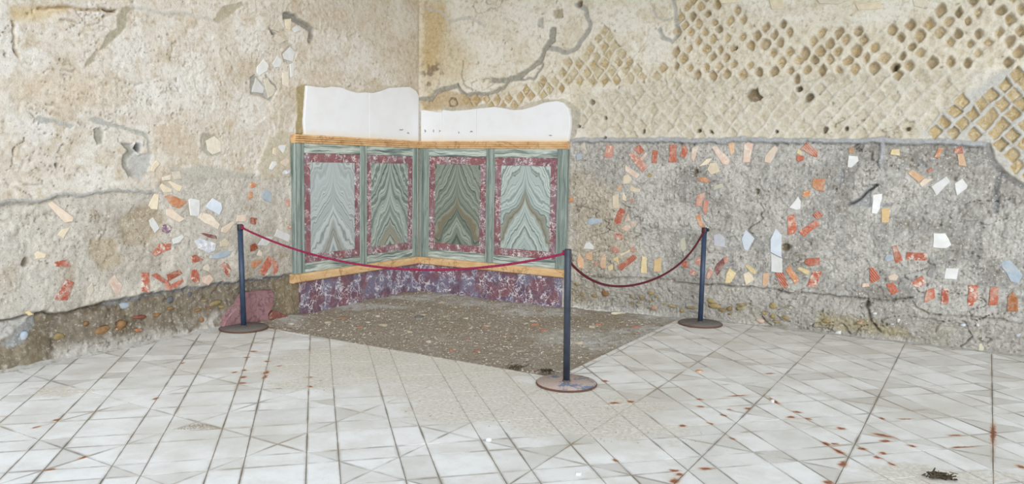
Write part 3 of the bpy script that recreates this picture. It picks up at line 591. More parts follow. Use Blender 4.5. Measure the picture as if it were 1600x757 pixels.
# reticulate masonry
zA = np.array([R.P(p) for p in [(1058, -80), (1050, 60), (1045, 100), (985, 108), (978, 62), (935, 42), (905, 85), (870, 108), (825, 132), (845, 150), (900, 130), (1000, 128), (1120, 125), (1250, 122), (1400, 118), (1500, 112), (1600, 100), (1960, 60), (1960, -60), (1560, -30), (1440, 25), (1330, 42), (1200, 35), (1140, 5), (1100, -80)]])
zB = np.array([R.P(p) for p in [(905, 155), (1000, 130), (1250, 122), (1500, 112), (1545, 120), (1450, 195), (1435, 213), (908, 212)]])
zC = np.array([R.P(p) for p in [(1438, 214), (1470, 178), (1560, 112), (1720, 92), (1960, 60), (1960, 300), (1720, 300), (1600, 283), (1562, 262), (1548, 222)]])
zD = np.array([R.P(p) for p in [(668, 160), (700, 143), (722, 148), (790, 146), (840, 135), (850, 150), (800, 165), (740, 168), (690, 168)]])
hd, vd = 0.148, 0.172
cells = []
for j in range(16, 46):
    for i in range(8, 114):
        if (i+j) % 2: continue
        a0 = i*hd/2+0.02; z0 = j*vd/2
        a0 += random.uniform(-0.013, 0.013)+0.012*math.sin(j*0.9); z0 += random.uniform(-0.013, 0.013)+0.010*math.sin(i*0.35)
        def ins(P): return poly_sd(P, np.array([a0]), np.array([z0]))[0]
        kind = 'C' if ins(zC) < -0.01 else 'A' if ins(zA) < 0 else 'B' if ins(zB) < 0 else 'D' if ins(zD) < 0 else None
        if kind: cells.append((kind, a0, z0, random.random(), random.random(), i, j))
zAm = 1-sstep(-0.02, 0.05, poly_sd(zA, R.wa, R.wz)); R.paint(zAm, (226, 217, 197), 0.8); R.d += zAm*(-0.006+0.011*fbm(A, Z, 0.09, 3, 571)+0.006*fbm(A, Z, 0.03, 2, 572))
zBm = 1-sstep(-0.02, 0.08, poly_sd(zB, R.wa, R.wz)); R.paint(zBm, (216, 210, 195), 0.8); R.d += zBm*(0.008*fbm(A, Z, 0.14, 4, 573)+0.004*fbm(A, Z, 0.04, 2, 574))
zCm = 1-sstep(-0.02, 0.03, poly_sd(zC, R.wa, R.wz)); R.paint(zCm, (200, 198, 192), 0.9)
R.d = R.d*(1-0.5*zCm)
# eroded ledge between the deep pits and the smoother zone
ld = line_d([R.P(p) for p in [(900, 128), (1000, 130), (1120, 126), (1250, 123), (1400, 118), (1500, 112), (1600, 100), (1960, 70)]], R.wa, R.wz)
R.d += 0.018*(1-sstep(0.0, 0.10, ld))*fbm(A, Z, 0.12, 3, 533)-0.012*(1-sstep(0, 0.05, ld))
blocks = []
for kind, a0, z0, r1, r2, i, j in cells:
    s = R.box([(a0, z0)], 0.12)
    du = np.abs(R.wa[s]-a0)/(hd/2); dv = np.abs(R.wz[s]-z0)/(vd/2); q = du+dv; rd = np.hypot(du, dv)
    if kind == 'A':
        if a0 < 3.2:
            dep = 0.010+0.016*r1; rr = 0.74+0.08*r2; sh = q; colr = (200, 186, 152); soft = 0.14
        else:
            dep = 0.006 if r1 < 0.18 else 0.028+0.045*r2; rr = 0.50+0.26*r1; sh = 0.40*q+0.60*rd*1.12; colr = (198, 177, 136); soft = 0.30
        mk = 1-sstep(rr-soft, rr+0.10, sh+0.10*n3[s]+0.08*n2[s])
        R.d[s] -= dep*mk; R.paint(mk, colr, 0.75 if dep > 0.01 else 0.3, s)
        if dep > 0.012 and r2 < 0.7: blocks.append((a0, z0, 0.80*rr, dep))
    elif kind == 'B':
        dep = 0.003+0.013*r1*r1
        mk = 1-sstep(0.55, 0.95, q); R.d[s] -= dep*mk; R.paint(mk, (198, 186, 158), 0.25+0.3*r1, s)
        rg = np.abs((R.wa[s]-a0)/(hd/2)-(R.wz[s]-z0)/(vd/2)-1); R.d[s] += 0.0035*(1-sstep(0.0, 0.35, rg))*(q < 1.7)*sstep(-0.2, 0.3, n2[s]+0.5*n1[s])
    elif kind == 'C':
        mk = 1-sstep(0.70, 0.86, q); dep = 0.016+0.02*r1; R.d[s] -= dep*mk; R.paint(mk, (196, 172, 122), 0.8, s); blocks.append((a0, z0, 0.78, dep))
    else:
        mk = 1-sstep(0.6, 0.9, q); R.d[s] -= 0.020*mk; R.paint(mk, (186, 156, 108), 0.7, s); blocks.append((a0, z0, 0.7, 0.02))
cracks(R, np.clip(1-zAm-zCm, 0, 1), 0.5, 0.016, 0.022, 31); cracks(R, lowm, 0.30, 0.014, 0.022, 37); cracks(R, lowm, 0.8, 0.010, 0.032, 47); pocks(R, 520, 78); pocks(R, 500, 79, -0.05, 1.75, 0.014, 0.03)
# stains by the corner
R.fill([(656, 0), (690, 8), (700, 30), (690, 60), (680, 110), (660, 110)], (206, 178, 120), 0, 0.75, 0.2)
R.fill([(656, 60), (700, 40), (740, 90), (720, 130), (660, 140)], (208, 188, 146), 0, 0.55, 0.3)
s, m = R.zone([(656, 100), (685, 98), (692, 125), (680, 138), (662, 136)], 0.12)
R.paint(m*sstep(-0.1, 0.25, n3[s]), (126, 108, 92), 0.75, s)
R.fill([(657, 155), (690, 140), (720, 145), (760, 150), (740, 165), (700, 172), (658, 172)], (188, 160, 112), -0.01, 0.7, 0.04)
# cement repairs along the plaster edge
cd = (164, 160, 148)
R.stroke([(657, 154), (672, 155), (680, 143), (695, 138), (713, 133)], 7, cd, -0.018, 0.95)
R.stroke([(713, 133), (720, 143), (728, 147), (775, 145), (790, 133)], 5, cd, -0.018, 0.95)
R.stroke([(768, 125), (790, 127), (805, 121), (825, 108), (842, 95), (850, 75), (860, 62), (862, 45)], 8, cd, -0.02, 0.95)
R.stroke([(808, 122), (830, 124), (840, 112), (846, 100)], 4, cd, -0.015, 0.9)
R.stroke([(720, 95), (718, 115), (722, 130), (735, 142)], 2.5, (176, 170, 156), -0.015, 0.8)
R.stroke([(855, 76), (868, 76), (883, 83), (897, 74), (912, 55), (920, 40), (913, 12), (900, 5)], 8, (178, 176, 168), -0.012, 0.95)
R.stroke([(1047, -10), (1055, 30), (1058, 50), (1048, 63), (1035, 58), (1028, 45)], 6, (184, 182, 174), -0.012, 0.95)
R.stroke([(1016, 10), (1022, 26), (1034, 32), (1048, 28)], 4, (196, 194, 186), -0.008, 0.9)
R.stroke([(700, 32), (735, 26), (755, 40)], 5, (206, 202, 192), 0, 0.8); R.stroke([(660, 10), (685, 18), (697, 32)], 5, (210, 206, 196), 0, 0.8)
R.fill([(838, 28), (848, 26), (848, 45), (836, 42)], (190, 187, 178), -0.01, 0.9); R.fill([(862, 15), (876, 12), (878, 24), (866, 27)], (182, 172, 150), -0.02, 0.9)
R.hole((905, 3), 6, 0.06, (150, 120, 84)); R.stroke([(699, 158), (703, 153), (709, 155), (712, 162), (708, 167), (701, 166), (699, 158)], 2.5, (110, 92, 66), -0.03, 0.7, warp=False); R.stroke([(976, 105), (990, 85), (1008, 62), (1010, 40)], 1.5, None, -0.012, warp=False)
R.fill([(892, 165), (905, 172), (905, 190), (897, 215), (888, 220), (889, 180)], (184, 178, 164), 0, 0.9, 0.02, 0.006)
R.stroke([(690, 170), (760, 166), (800, 171), (850, 160), (880, 158), (897, 172)], 7, (196, 188, 170), 0, 0.8, smooth=0.008)
# mortar line and breaks
R.stroke(line_px[:11], 7, (178, 180, 182), 0.014, 1.0, smooth=0.012, soft=0.006)
R.stroke([(x, y+5) for x, y in line_px[:11]], 2, None, -0.022)
R.stroke([(1545, 228), (1551, 250), (1566, 272), (1600, 290), (1720, 315)], 8, (140, 140, 140), -0.025, 0.8)
R.stroke([(1560, 275), (1556, 300), (1558, 330)], 8, (150, 152, 154), -0.02, 0.7)
R.stroke([(1378, 220), (1377, 255)], 6, (178, 181, 186), 0.006, 0.9, smooth=0.012)
R.fill([(1322, 320), (1345, 308), (1357, 290), (1372, 289), (1362, 300), (1362, 318), (1398, 318), (1392, 323), (1330, 324)], (166, 168, 170), -0.02, 0.9, 0.012)
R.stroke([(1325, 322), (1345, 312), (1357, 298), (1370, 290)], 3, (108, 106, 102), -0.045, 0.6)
R.fill([(1310, 265), (1318, 268), (1316, 285), (1304, 290)], (160, 162, 164), -0.012, 0.9, 0.015); R.fill([(1432, 245), (1442, 252), (1448, 262), (1436, 262)], (150, 150, 150), -0.015, 0.9, 0.015)
for hx, hy, hr, hdp in [(1003, 204, 3, .06), (945, 215, 3, .05), (902, 198, 3, .06), (1090, 203, 4, .06), (1110, 206, 3, .05), (1085, 267, 5, .06), (1182, 299, 4, .05), (1213, 204, 3, .05), (1247, 137, 5, .07), (1263, 152, 7, .06), (1148, 73, 4, .06), (1290, 203, 5, .05), (1323, 201, 4, .05), (1225, 385, 7, .06), (1420, 202, 4, .05), (1400, 105, 6, .06), (1470, 350, 3, .04), (943, 184, 3, .05), (922, 160, 5, .05), (1395, 235, 4, .03)]:
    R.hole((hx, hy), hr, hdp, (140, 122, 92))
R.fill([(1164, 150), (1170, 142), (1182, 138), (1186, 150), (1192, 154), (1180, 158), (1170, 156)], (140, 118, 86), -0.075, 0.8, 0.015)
# footing
ftp = [(880, 434), (1050, 440), (1100, 446), (1200, 454), (1240, 460), (1320, 466), (1390, 472), (1430, 478), (1500, 497), (1600, 508), (1960, 560), (2300, 900), (880, 700)]
s, m = R.zone(ftp, 0.04)
R.paint(m, (182, 178, 170), 0.8, s); R.paint(m*sstep(0.0, 0.5, n2[s]), (196, 192, 183), 0.7, s); R.paint(m*sstep(0.1, 0.5, -n1[s]), (172, 160, 136), 0.6, s)
R.d[s] += m*(0.012+0.010*fbm(A[s], Z[s], 0.07, 3, 541)-0.045*sstep(0.30, 0.0, Z[s]))
R.stroke([(1050, 440), (1100, 446), (1200, 453), (1232, 458), (1300, 464), (1340, 466), (1390, 472), (1425, 466)], 2, (120, 108, 90), -0.04, 0.5)
R.stroke([(900, 434), (1050, 438)], 2, (130, 118, 100), -0.03, 0.5); R.stroke([(1425, 472), (1430, 482), (1450, 490), (1600, 508), (1720, 526)], 2, (130, 122, 108), -0.03, 0.5)
R.fill([(1280, 490), (1350, 500), (1410, 515), (1420, 530), (1330, 522), (1270, 512)], (176, 162, 118), 0, 0.6, 0.08)
R.stroke([(1354, 470), (1357, 505), (1375, 522)], 3, (110, 100, 84), -0.04, 0.6); R.hole((1355, 476), 5, 0.05)
R.stroke([(1462, 520), (1465, 510), (1475, 503)], 2, None, -0.03); R.stroke([(1186, 495), (1195, 506), (1204, 511)], 2.5, (96, 90, 82), -0.03, 0.6)
dm = 1-sstep(0.0, 0.05, Z); R.paint(dm*sstep(-0.3, 0.2, n2), (206, 202, 194), 0.7)
# recede slightly towards the right end and sit behind the facing plane
R.d += -0.03-0.010*np.clip(A-4, 0, 4)*sstep(0.8, 0.0, Z)
px2 = [(-0.05, -0.2), (2.115, -0.2), (2.115, 1.83), (-0.05, 1.83)]
pm = 1-sstep(0.0, 0.02, poly_sd(px2, A, Z)); R.d = R.d*(1-pm)-0.012*pm
s, m = R.zone(None, 0.01, False, pts=PLASTER_R); R.d[s] = R.d[s]*(1-m)-0.012*m
near = sstep(0.06, 0.0, A); R.d = R.d*(1-near)
levelsR = []
for z_, k_, p_ in FR:
    poly = [PR(q) for q in zp(z_, p_)]; levelsR.append((k_, poly, R.seat(poly)))
stonesR = []
for z_, k_, cx, cy, rx, ry in SR:
    ox, oy, sc = ZOOM[z_]; c0 = PR((ox+cx/sc, oy+cy/sc)); e = PR((ox+(cx+rx)/sc, oy+cy/sc)); g = PR((ox+cx/sc, oy+(cy+ry)/sc))
    stonesR.append((k_, c0, abs(e[0]-c0[0]), abs(g[1]-c0[1]), R.at(*c0)))
wall_right = R.build('wall_right', MAPR)
tag(wall_right, 'rough wall on the right with diamond masonry above grey render', 'wall', kind='structure')

# ---- the pieces set into the walls
KN = {'brick': 'brick_fragment', 'brickrib': 'brick_fragment', 'brickdark': 'brick_fragment', 'redworn': 'brick_fragment', 'pinkred': 'brick_fragment', 'orange': 'brick_fragment', 'orangebrown': 'brick_fragment', 'orangepale': 'brick_fragment', 'pinkpale': 'brick_fragment'}
for lv, mp, wl in ((levelsL, MAPL, wall_left), (levelsR, MAPR, wall_right)):
    for k, poly, d in lv:
        rg = random.Random(int(poly[0][0]*1000+poly[0][1]*77))
        pp = refine(poly, 0.045, 0.004, rg)
        prism(KN.get(k, 'marble_fragment'), pp, mp, d-0.025, d+rg.uniform(0.002, 0.006), M[k], wl, ch=0.003, tilt=(rg.uniform(-.04, .04), rg.uniform(-.04, .04)))
def dome(name, c, rx, ry, d, mp, mat, parent, rg):
    n = 9; V = []; ph = rg.random()*6
    for ring, (rr, hh) in enumerate(((1.0, -0.02), (0.82, 0.012), (0.45, 0.02))):
        for k in range(n):
            an = 2*math.pi*k/n; q = rr*(1+0.16*math.sin(2*an+ph)+0.10*math.sin(3*an+2*ph)) 
            V.append(mp(c[0]+rx*q*math.cos(an), c[1]+ry*q*math.sin(an), d+hh*rg.uniform(0.7, 1.1)))
    V.append(mp(c[0], c[1], d+0.021)); Fc = []
    for r in range(2):
        for k in range(n):
            j = (k+1) % n; Fc.append((r*n+k, r*n+j, (r+1)*n+j, (r+1)*n+k))
    for k in range(n): Fc.append((2*n+k, 2*n+(k+1) % n, 3*n))
    Fc.append(tuple(range(n-1, -1, -1)))
    return mesh_obj(name, V, Fc, mat, parent, smooth=True)
for lv, mp, wl in ((stonesL, MAPL, wall_left), (stonesR, MAPR, wall_right)):
    for k, c, rx, ry, d in lv:
        dome('footing_stone', c, rx, ry, d, mp, M[k], wl, random.Random(int(c[0]*1000)))
def proj_area(b):
    p, z = project([(b[0], 0, b[1])]); return p[0]
vis = [b for b in blocks if -20 < proj_area(b)[0] < 1620 and -20 < proj_area(b)[1] < 760]
vis = sorted(vis, key=lambda b: -b[2]*b[3])[:300]
for a0, z0, rr, dep in blocks:
    if (a0, z0, rr, dep) not in vis: continue
    rg = random.Random(int(a0*991+z0*3571)); surf = R.at(a0, z0)
    hu, hv = hd/2*rr, vd/2*rr
    ring = []
    for k in range(8):
        an = k*math.pi/4; cu, sv = math.cos(an), math.sin(an); q = 1/(abs(cu)+abs(sv)) if a0 < 4.2 or z0 < 2.3 else 0.86
        q *= rg.uniform(0.88, 1.0); ring.append((a0+hu*q*cu, z0+hv*q*sv))
    V = [MAPR(p[0], p[1], surf-0.03) for p in ring]+[MAPR(p[0], p[1], surf-0.002+rg.uniform(0.000, 0.005)) for p in ring]
    V += [MAPR(a0+(p[0]-a0)*0.55, z0+(p[1]-z0)*0.55, surf+rg.uniform(-0.003, 0.007)) for p in ring]+[MAPR(a0, z0, surf+rg.uniform(-0.004, 0.006))]
    Fc = []
    for k in range(8):
        j = (k+1) % 8; Fc += [(k, j, 8+j, 8+k), (8+k, 8+j, 16+j, 16+k), (16+k, 16+j, 24)]
    Fc.append(tuple(range(7, -1, -1)))
    mesh_obj('tufa_block', V, Fc, M['tufa'], wall_right)

# unseen roof added above the view to shade the walls and floor
M['roof'] = mat_stone('added_roof_pale', (226, 223, 216), (214, 210, 202), 6, None, rough=0.9)
rf = mesh_obj('added_roof', [(x, y, z) for z in (ZHI, ZHI+0.12) for x, y in ((-0.3, -4.2), (9.0, -4.8), (9.0, 0.4), (-0.3, 0.4))], [(0, 1, 2, 3), (4, 5, 6, 7), (0, 1, 5, 4), (1, 2, 6, 5), (2, 3, 7, 6), (3, 0, 4, 7)], M['roof'])
tag(rf, 'added pale roof out of view, shading the two walls and floor', 'added_roof', kind='structure')

# white plaster sheets over the facing
def mat_whiteplaster():
    t = NT('white_plaster'); co = t.coord('Object'); n = t.noise(co, 5, 4, 0.6); n2 = t.noise(co, 60, 3)
    sep = t.n('ShaderNodeSeparateXYZ'); t.l(co, sep.inputs[0])
    c = t.mix(t.step(n, 0.4, 0.75), (232, 233, 236), (228, 228, 228))
    low = t.math('MULTIPLY', t.math('SUBTRACT', 1.0, t.step(t.math('MULTIPLY_ADD', n, 0.12, sep.outputs[2]), 1.86, 1.97)), 0.55)
    c = t.mix(low, c, (222, 206, 172))
    w = t.vmath('ADD', co, t.vmath('MULTIPLY', t.vmath('SUBTRACT', t.noise(co, 45, 2, out=1), (.5, .5, .5)), (0.05, 0.05, 0.05)))
    acc = None
    for P_, px, r1, r2 in ((0, (627, 203), .045, .012), (0, (638, 208), .03, .012), (1, (664, 205), .014, .03), (1, (677, 205), .012, .03), (1, (687, 205), .016, .02), (1, (717, 207), .010, .02), (1, (737, 206), .025, .012), (1, (860, 212), .03, .012)):
        a, z = (PL, PR)[P_](px, 0.03); loc = (0.03, -a, z) if P_ == 0 else (a, -0.03, z)
        l = t.vmath('LENGTH', t.mapping(w, loc=loc, sc=(0.05, r1, r2) if P_ == 0 else (r1, 0.05, r2), typ='TEXTURE'), out=1); acc = l if acc is None else t.math('MINIMUM', acc, l)
    c = t.mix(t.math('MULTIPLY', t.math('SUBTRACT', 1.0, t.step(acc, 0.5, 1.0)), 0.8), c, (112, 108, 98))
    return t.done(c, 0.85, t.bump(n2, 0.12, 0.005), 0.2)
M['wplaster'] = mat_whiteplaster()
def cut_sheets(poly, cuts, mp, wl):
    lo = -9
    for c in list(cuts)+[99]:
        p = clip(clip(poly, -1, 0, -(lo+0.0008)), 1, 0, c-0.0008); lo = c
        if len(p) > 2:
            p = refine(p, 0.05, 0.004 if False else 0.0015, random.Random(3))
            o = prism('plaster_sheet', p, mp, -0.015, 0.030, M['wplaster'], wl, ch=0.004)
cut_sheets([(a, z) for a, z in PLASTER_L], [PL((577, 180), .03)[0]], MAPL, wall_left)
cut_sheets([(a, z) for a, z in PLASTER_R], [PR((690, 190), .03)[0], PR((744, 190), .03)[0]], MAPR, wall_right)

# ------------------------------------------------------------------ marble facing
def mat_cipollino(name, vertical=True, seed=0.0, dark=1.0):
    t = NT(name); co = t.coord('Object'); sep = t.n('ShaderNodeSeparateXYZ'); t.l(co, sep.inputs[0])
    w = t.noise(co, 2.5, 3, 0.5, out=1)
    v = t.vmath('ADD', co, t.vmath('MULTIPLY', t.vmath('SUBTRACT', w, (.5, .5, .5)), (0.05, 0.05, 0.10)))
    sc = (26, 26, 0.9) if vertical else (1.2, 1.2, 22)
    n = t.noise(t.mapping(v, loc=(seed, seed*2, 0), sc=sc), 1.0, 5, 0.62)
    n2 = t.noise(t.mapping(v, loc=(seed+5, 1, 2), sc=tuple(x*2.6 for x in sc)), 1.0, 3, 0.6)
    if vertical:
        c = t.ramp(n, [(0.28, (84, 98, 92)), (0.42, (122, 136, 129)), (0.52, (150, 162, 155)), (0.62, (106, 120, 114)), (0.74, (194, 200, 191))])
    else:
        c = t.ramp(n, [(0.28, (70, 88, 86)), (0.40, (122, 140, 134)), (0.48, (208, 214, 206)), (0.56, (158, 170, 160)), (0.66, (92, 110, 106)), (0.78, (218, 222, 216))])
    c = t.mix(t.math('MULTIPLY', t.step(n2, 0.52, 0.68), 0.5), c, (74, 90, 82))
    return t.done(c, 0.42, t.bump(n2, 0.05, 0.004), 0.45)
def mat_rosso(name, base, base2, vein, grey, sc=1.0, greyamt=0.5, rough=0.45):
    t = NT(name); co = t.coord('Object')
    w = t.noise(co, 9*sc, 4, 0.6, out=1)
    v = t.vmath('ADD', co, t.vmath('MULTIPLY', t.vmath('SUBTRACT', w, (.5, .5, .5)), (0.16/sc, 0.16/sc, 0.16/sc)))
    n = t.noise(v, 6*sc, 4, 0.6); g = t.noise(co, 4.5*sc, 3, 0.5)
    c = t.mix(t.step(n, 0.35, 0.65), base, base2)
    c = t.mix(t.math('MULTIPLY', t.step(g, 0.47, 0.60), greyamt), c, grey)
    e1 = t.math('ABSOLUTE', t.math('SUBTRACT', t.noise(v, 13*sc, 1, 0.5), 0.5))
    e2 = t.math('ABSOLUTE', t.math('SUBTRACT', t.noise(t.mapping(v, loc=(3, 7, 1)), 21*sc, 1, 0.5), 0.5))
    m1 = t.math('SUBTRACT', 1.0, t.step(e1, 0.016, 0.034)); m2 = t.math('SUBTRACT', 1.0, t.step(e2, 0.014, 0.030))
    gate = t.step(t.noise(co, 9*sc, 2), 0.42, 0.56)
    c = t.mix(t.math('MULTIPLY', t.math('MAXIMUM', m1, t.math('MULTIPLY', m2, 0.8)), t.math('MULTIPLY_ADD', gate, 0.82, 0.10)), c, vein)
    return t.done(c, rough, None, 0.45)
def mat_giallo(name):
    t = NT(name); co = t.coord('Object'); n = t.noise(t.mapping(co, sc=(6, 6, 18)), 1.0, 5, 0.6); n2 = t.noise(co, 3.0, 4, 0.7, 0.6)
    c = t.ramp(n, [(0.3, (206, 166, 118)), (0.5, (220, 182, 134)), (0.7, (230, 200, 158))])
    e = t.math('ABSOLUTE', t.math('SUBTRACT', n2, 0.5)); c = t.mix(t.math('MULTIPLY', t.math('SUBTRACT', 1.0, t.step(e, 0.004, 0.02)), 0.5), c, (150, 100, 60))
    return t.done(c, 0.5, t.bump(n, 0.08, 0.004), 0.4)
def mat_bookmatch(name, c, tint, seed, peak, k1, fr, brown):
    """mirror-image veined slab: bands that follow height + slope*|offset from the seam|"""
    t = NT(name); co = t.coord('Object'); sep = t.n('ShaderNodeSeparateXYZ'); t.l(co, sep.inputs[0])
    u = t.math('ABSOLUTE', sep.outputs[0]); z = sep.outputs[2]
    cmb = t.n('ShaderNodeCombineXYZ'); t.l(u, cmb.inputs[0]); t.l(z, cmb.inputs[2]); cmb.inputs[1].default_value = seed
    nz = t.math('SUBTRACT', t.noise(t.mapping(cmb.outputs[0], sc=(3.0, 1, 1.6)), 1.6, 3, 0.5), 0.5)
    nf = t.math('SUBTRACT', t.noise(t.mapping(cmb.outputs[0], loc=(4, 2, 1), sc=(4, 1, 2)), 3.2, 4, 0.6), 0.5)
    zz = t.step(z, -0.30, 0.35)
    lin_ = t.math('MULTIPLY', u, 1.55); root = t.math('MULTIPLY', t.math('SQRT', u), k1)
    g = t.math('ADD', t.math('MULTIPLY', lin_, t.math('SUBTRACT', 1.0, zz)), t.math('MULTIPLY', root, zz))
    wob = t.math('MULTIPLY', nz, t.math('MULTIPLY_ADD', u, 2.2, 0.12))
    f = t.math('ADD', t.math('ADD', t.math('ADD', g, z), wob), t.math('MULTIPLY', nf, t.math('MULTIPLY_ADD', u, 0.30, 0.03)))
    cv = t.n('ShaderNodeCombineXYZ'); t.l(t.math('MULTIPLY', f, fr), cv.inputs[0]); cv.inputs[1].default_value = seed*3.3
    nb = t.noise(cv.outputs[0], 1.0, 2, 0.5)
    base = t.ramp(nb, [(0.28, tint[3]), (0.38, tint[0]), (0.46, tint[1]), (0.53, tint[2]), (0.60, tint[0]), (0.70, tint[4])])
    cv2 = t.n('ShaderNodeCombineXYZ'); t.l(t.math('MULTIPLY', f, fr*1.6), cv2.inputs[0]); cv2.inputs[1].default_value = seed*1.7+9
    ln = t.math('ABSOLUTE', t.math('SUBTRACT', t.noise(cv2.outputs[0], 1.0, 1, 0.5), 0.5))
    c0 = t.mix(t.math('MULTIPLY', t.math('SUBTRACT', 1.0, t.step(ln, 0.008, 0.036)), 0.70), base, tint[3])
    bw = t.math('SUBTRACT', 1.0, t.step(t.math('ABSOLUTE', t.math('SUBTRACT', f, peak)), 0.02, 0.13))
    c0 = t.mix(t.math('MULTIPLY', bw, brown), c0, (126, 110, 82))
    return t.done(c0, 0.32, None, 0.5)
M['green_v'] = mat_cipollino('green_marble_upright'); M['green_h'] = mat_cipollino('green_marble_rail', False, 3.0)
M['rosso'] = mat_rosso('red_breccia_border', (146, 92, 96), (122, 82, 90), (226, 218, 215), (142, 126, 136), 1.3, 0.6)
M['plinth'] = mat_rosso('violet_breccia_plinth', (132, 90, 98), (104, 84, 102), (222, 218, 224), (122, 118, 140), 0.9, 0.9)
M['giallo'] = mat_giallo('yellow_marble')
T1 = ((166, 176, 176), (182, 190, 190), (197, 203, 203), (124, 133, 128), (206, 210, 208))
T2 = ((142, 156, 149), (162, 174, 167), (186, 195, 188), (82, 94, 86), (200, 206, 199))
T3 = ((110, 120, 109), (130, 138, 127), (152, 159, 147), (58, 64, 54), (170, 175, 164))
T4 = ((154, 171, 168), (172, 185, 182), (192, 201, 198), (92, 104, 96), (204, 211, 207))
BOOK = [mat_bookmatch('grey_bookmatched_marble', None, T1, 0.35, -0.22, 1.1, 6.0, 0.35), mat_bookmatch('green_bookmatched_marble', None, T2, 1.7, -0.30, 1.3, 8.0, 0.55),
        mat_bookmatch('olive_bookmatched_marble', None, T3, 2.45, 0.10, 1.6, 6.5, 0.6), mat_bookmatch('blue_green_bookmatched_marble', None, T4, 4.2, 0.22, 1.3, 6.0, 0.6)]

def extrude_profile(name, prof, a0, a1, mp, mat, parent, along='a', miter0=0.0, miter1=0.0):
    """prof = [(offset, d)...]; 'a' runs along the wall, 'z' runs upward; miter k shifts the end by k*d"""
    V = []; n = len(prof)
    for e, mk in ((a0, miter0), (a1, miter1)):
        for o_, d in prof:
            x = e+mk*d
            V.append(mp(x, o_, d) if along == 'a' else mp(o_, x, d))
    Fc = [(i, (i+1) % n, n+(i+1) % n, n+i) for i in range(n)]+[tuple(range(n)), tuple(range(2*n-1, n-1, -1))]
    return mesh_obj(name, V, Fc, mat, parent)
ZB, ZLb, ZLt, ZC, ZCt = -0.10, 0.303, 0.396, 1.7395, 1.828
TH = 0.038
def rect(n, a0, a1, z0, z1, mp, d1, mat, par, ch=0.002, d0=-0.010): return prism(n, [(a0, z0), (a1, z0), (a1, z1), (a0, z1)], mp, d0, d1, mat, par, ch)
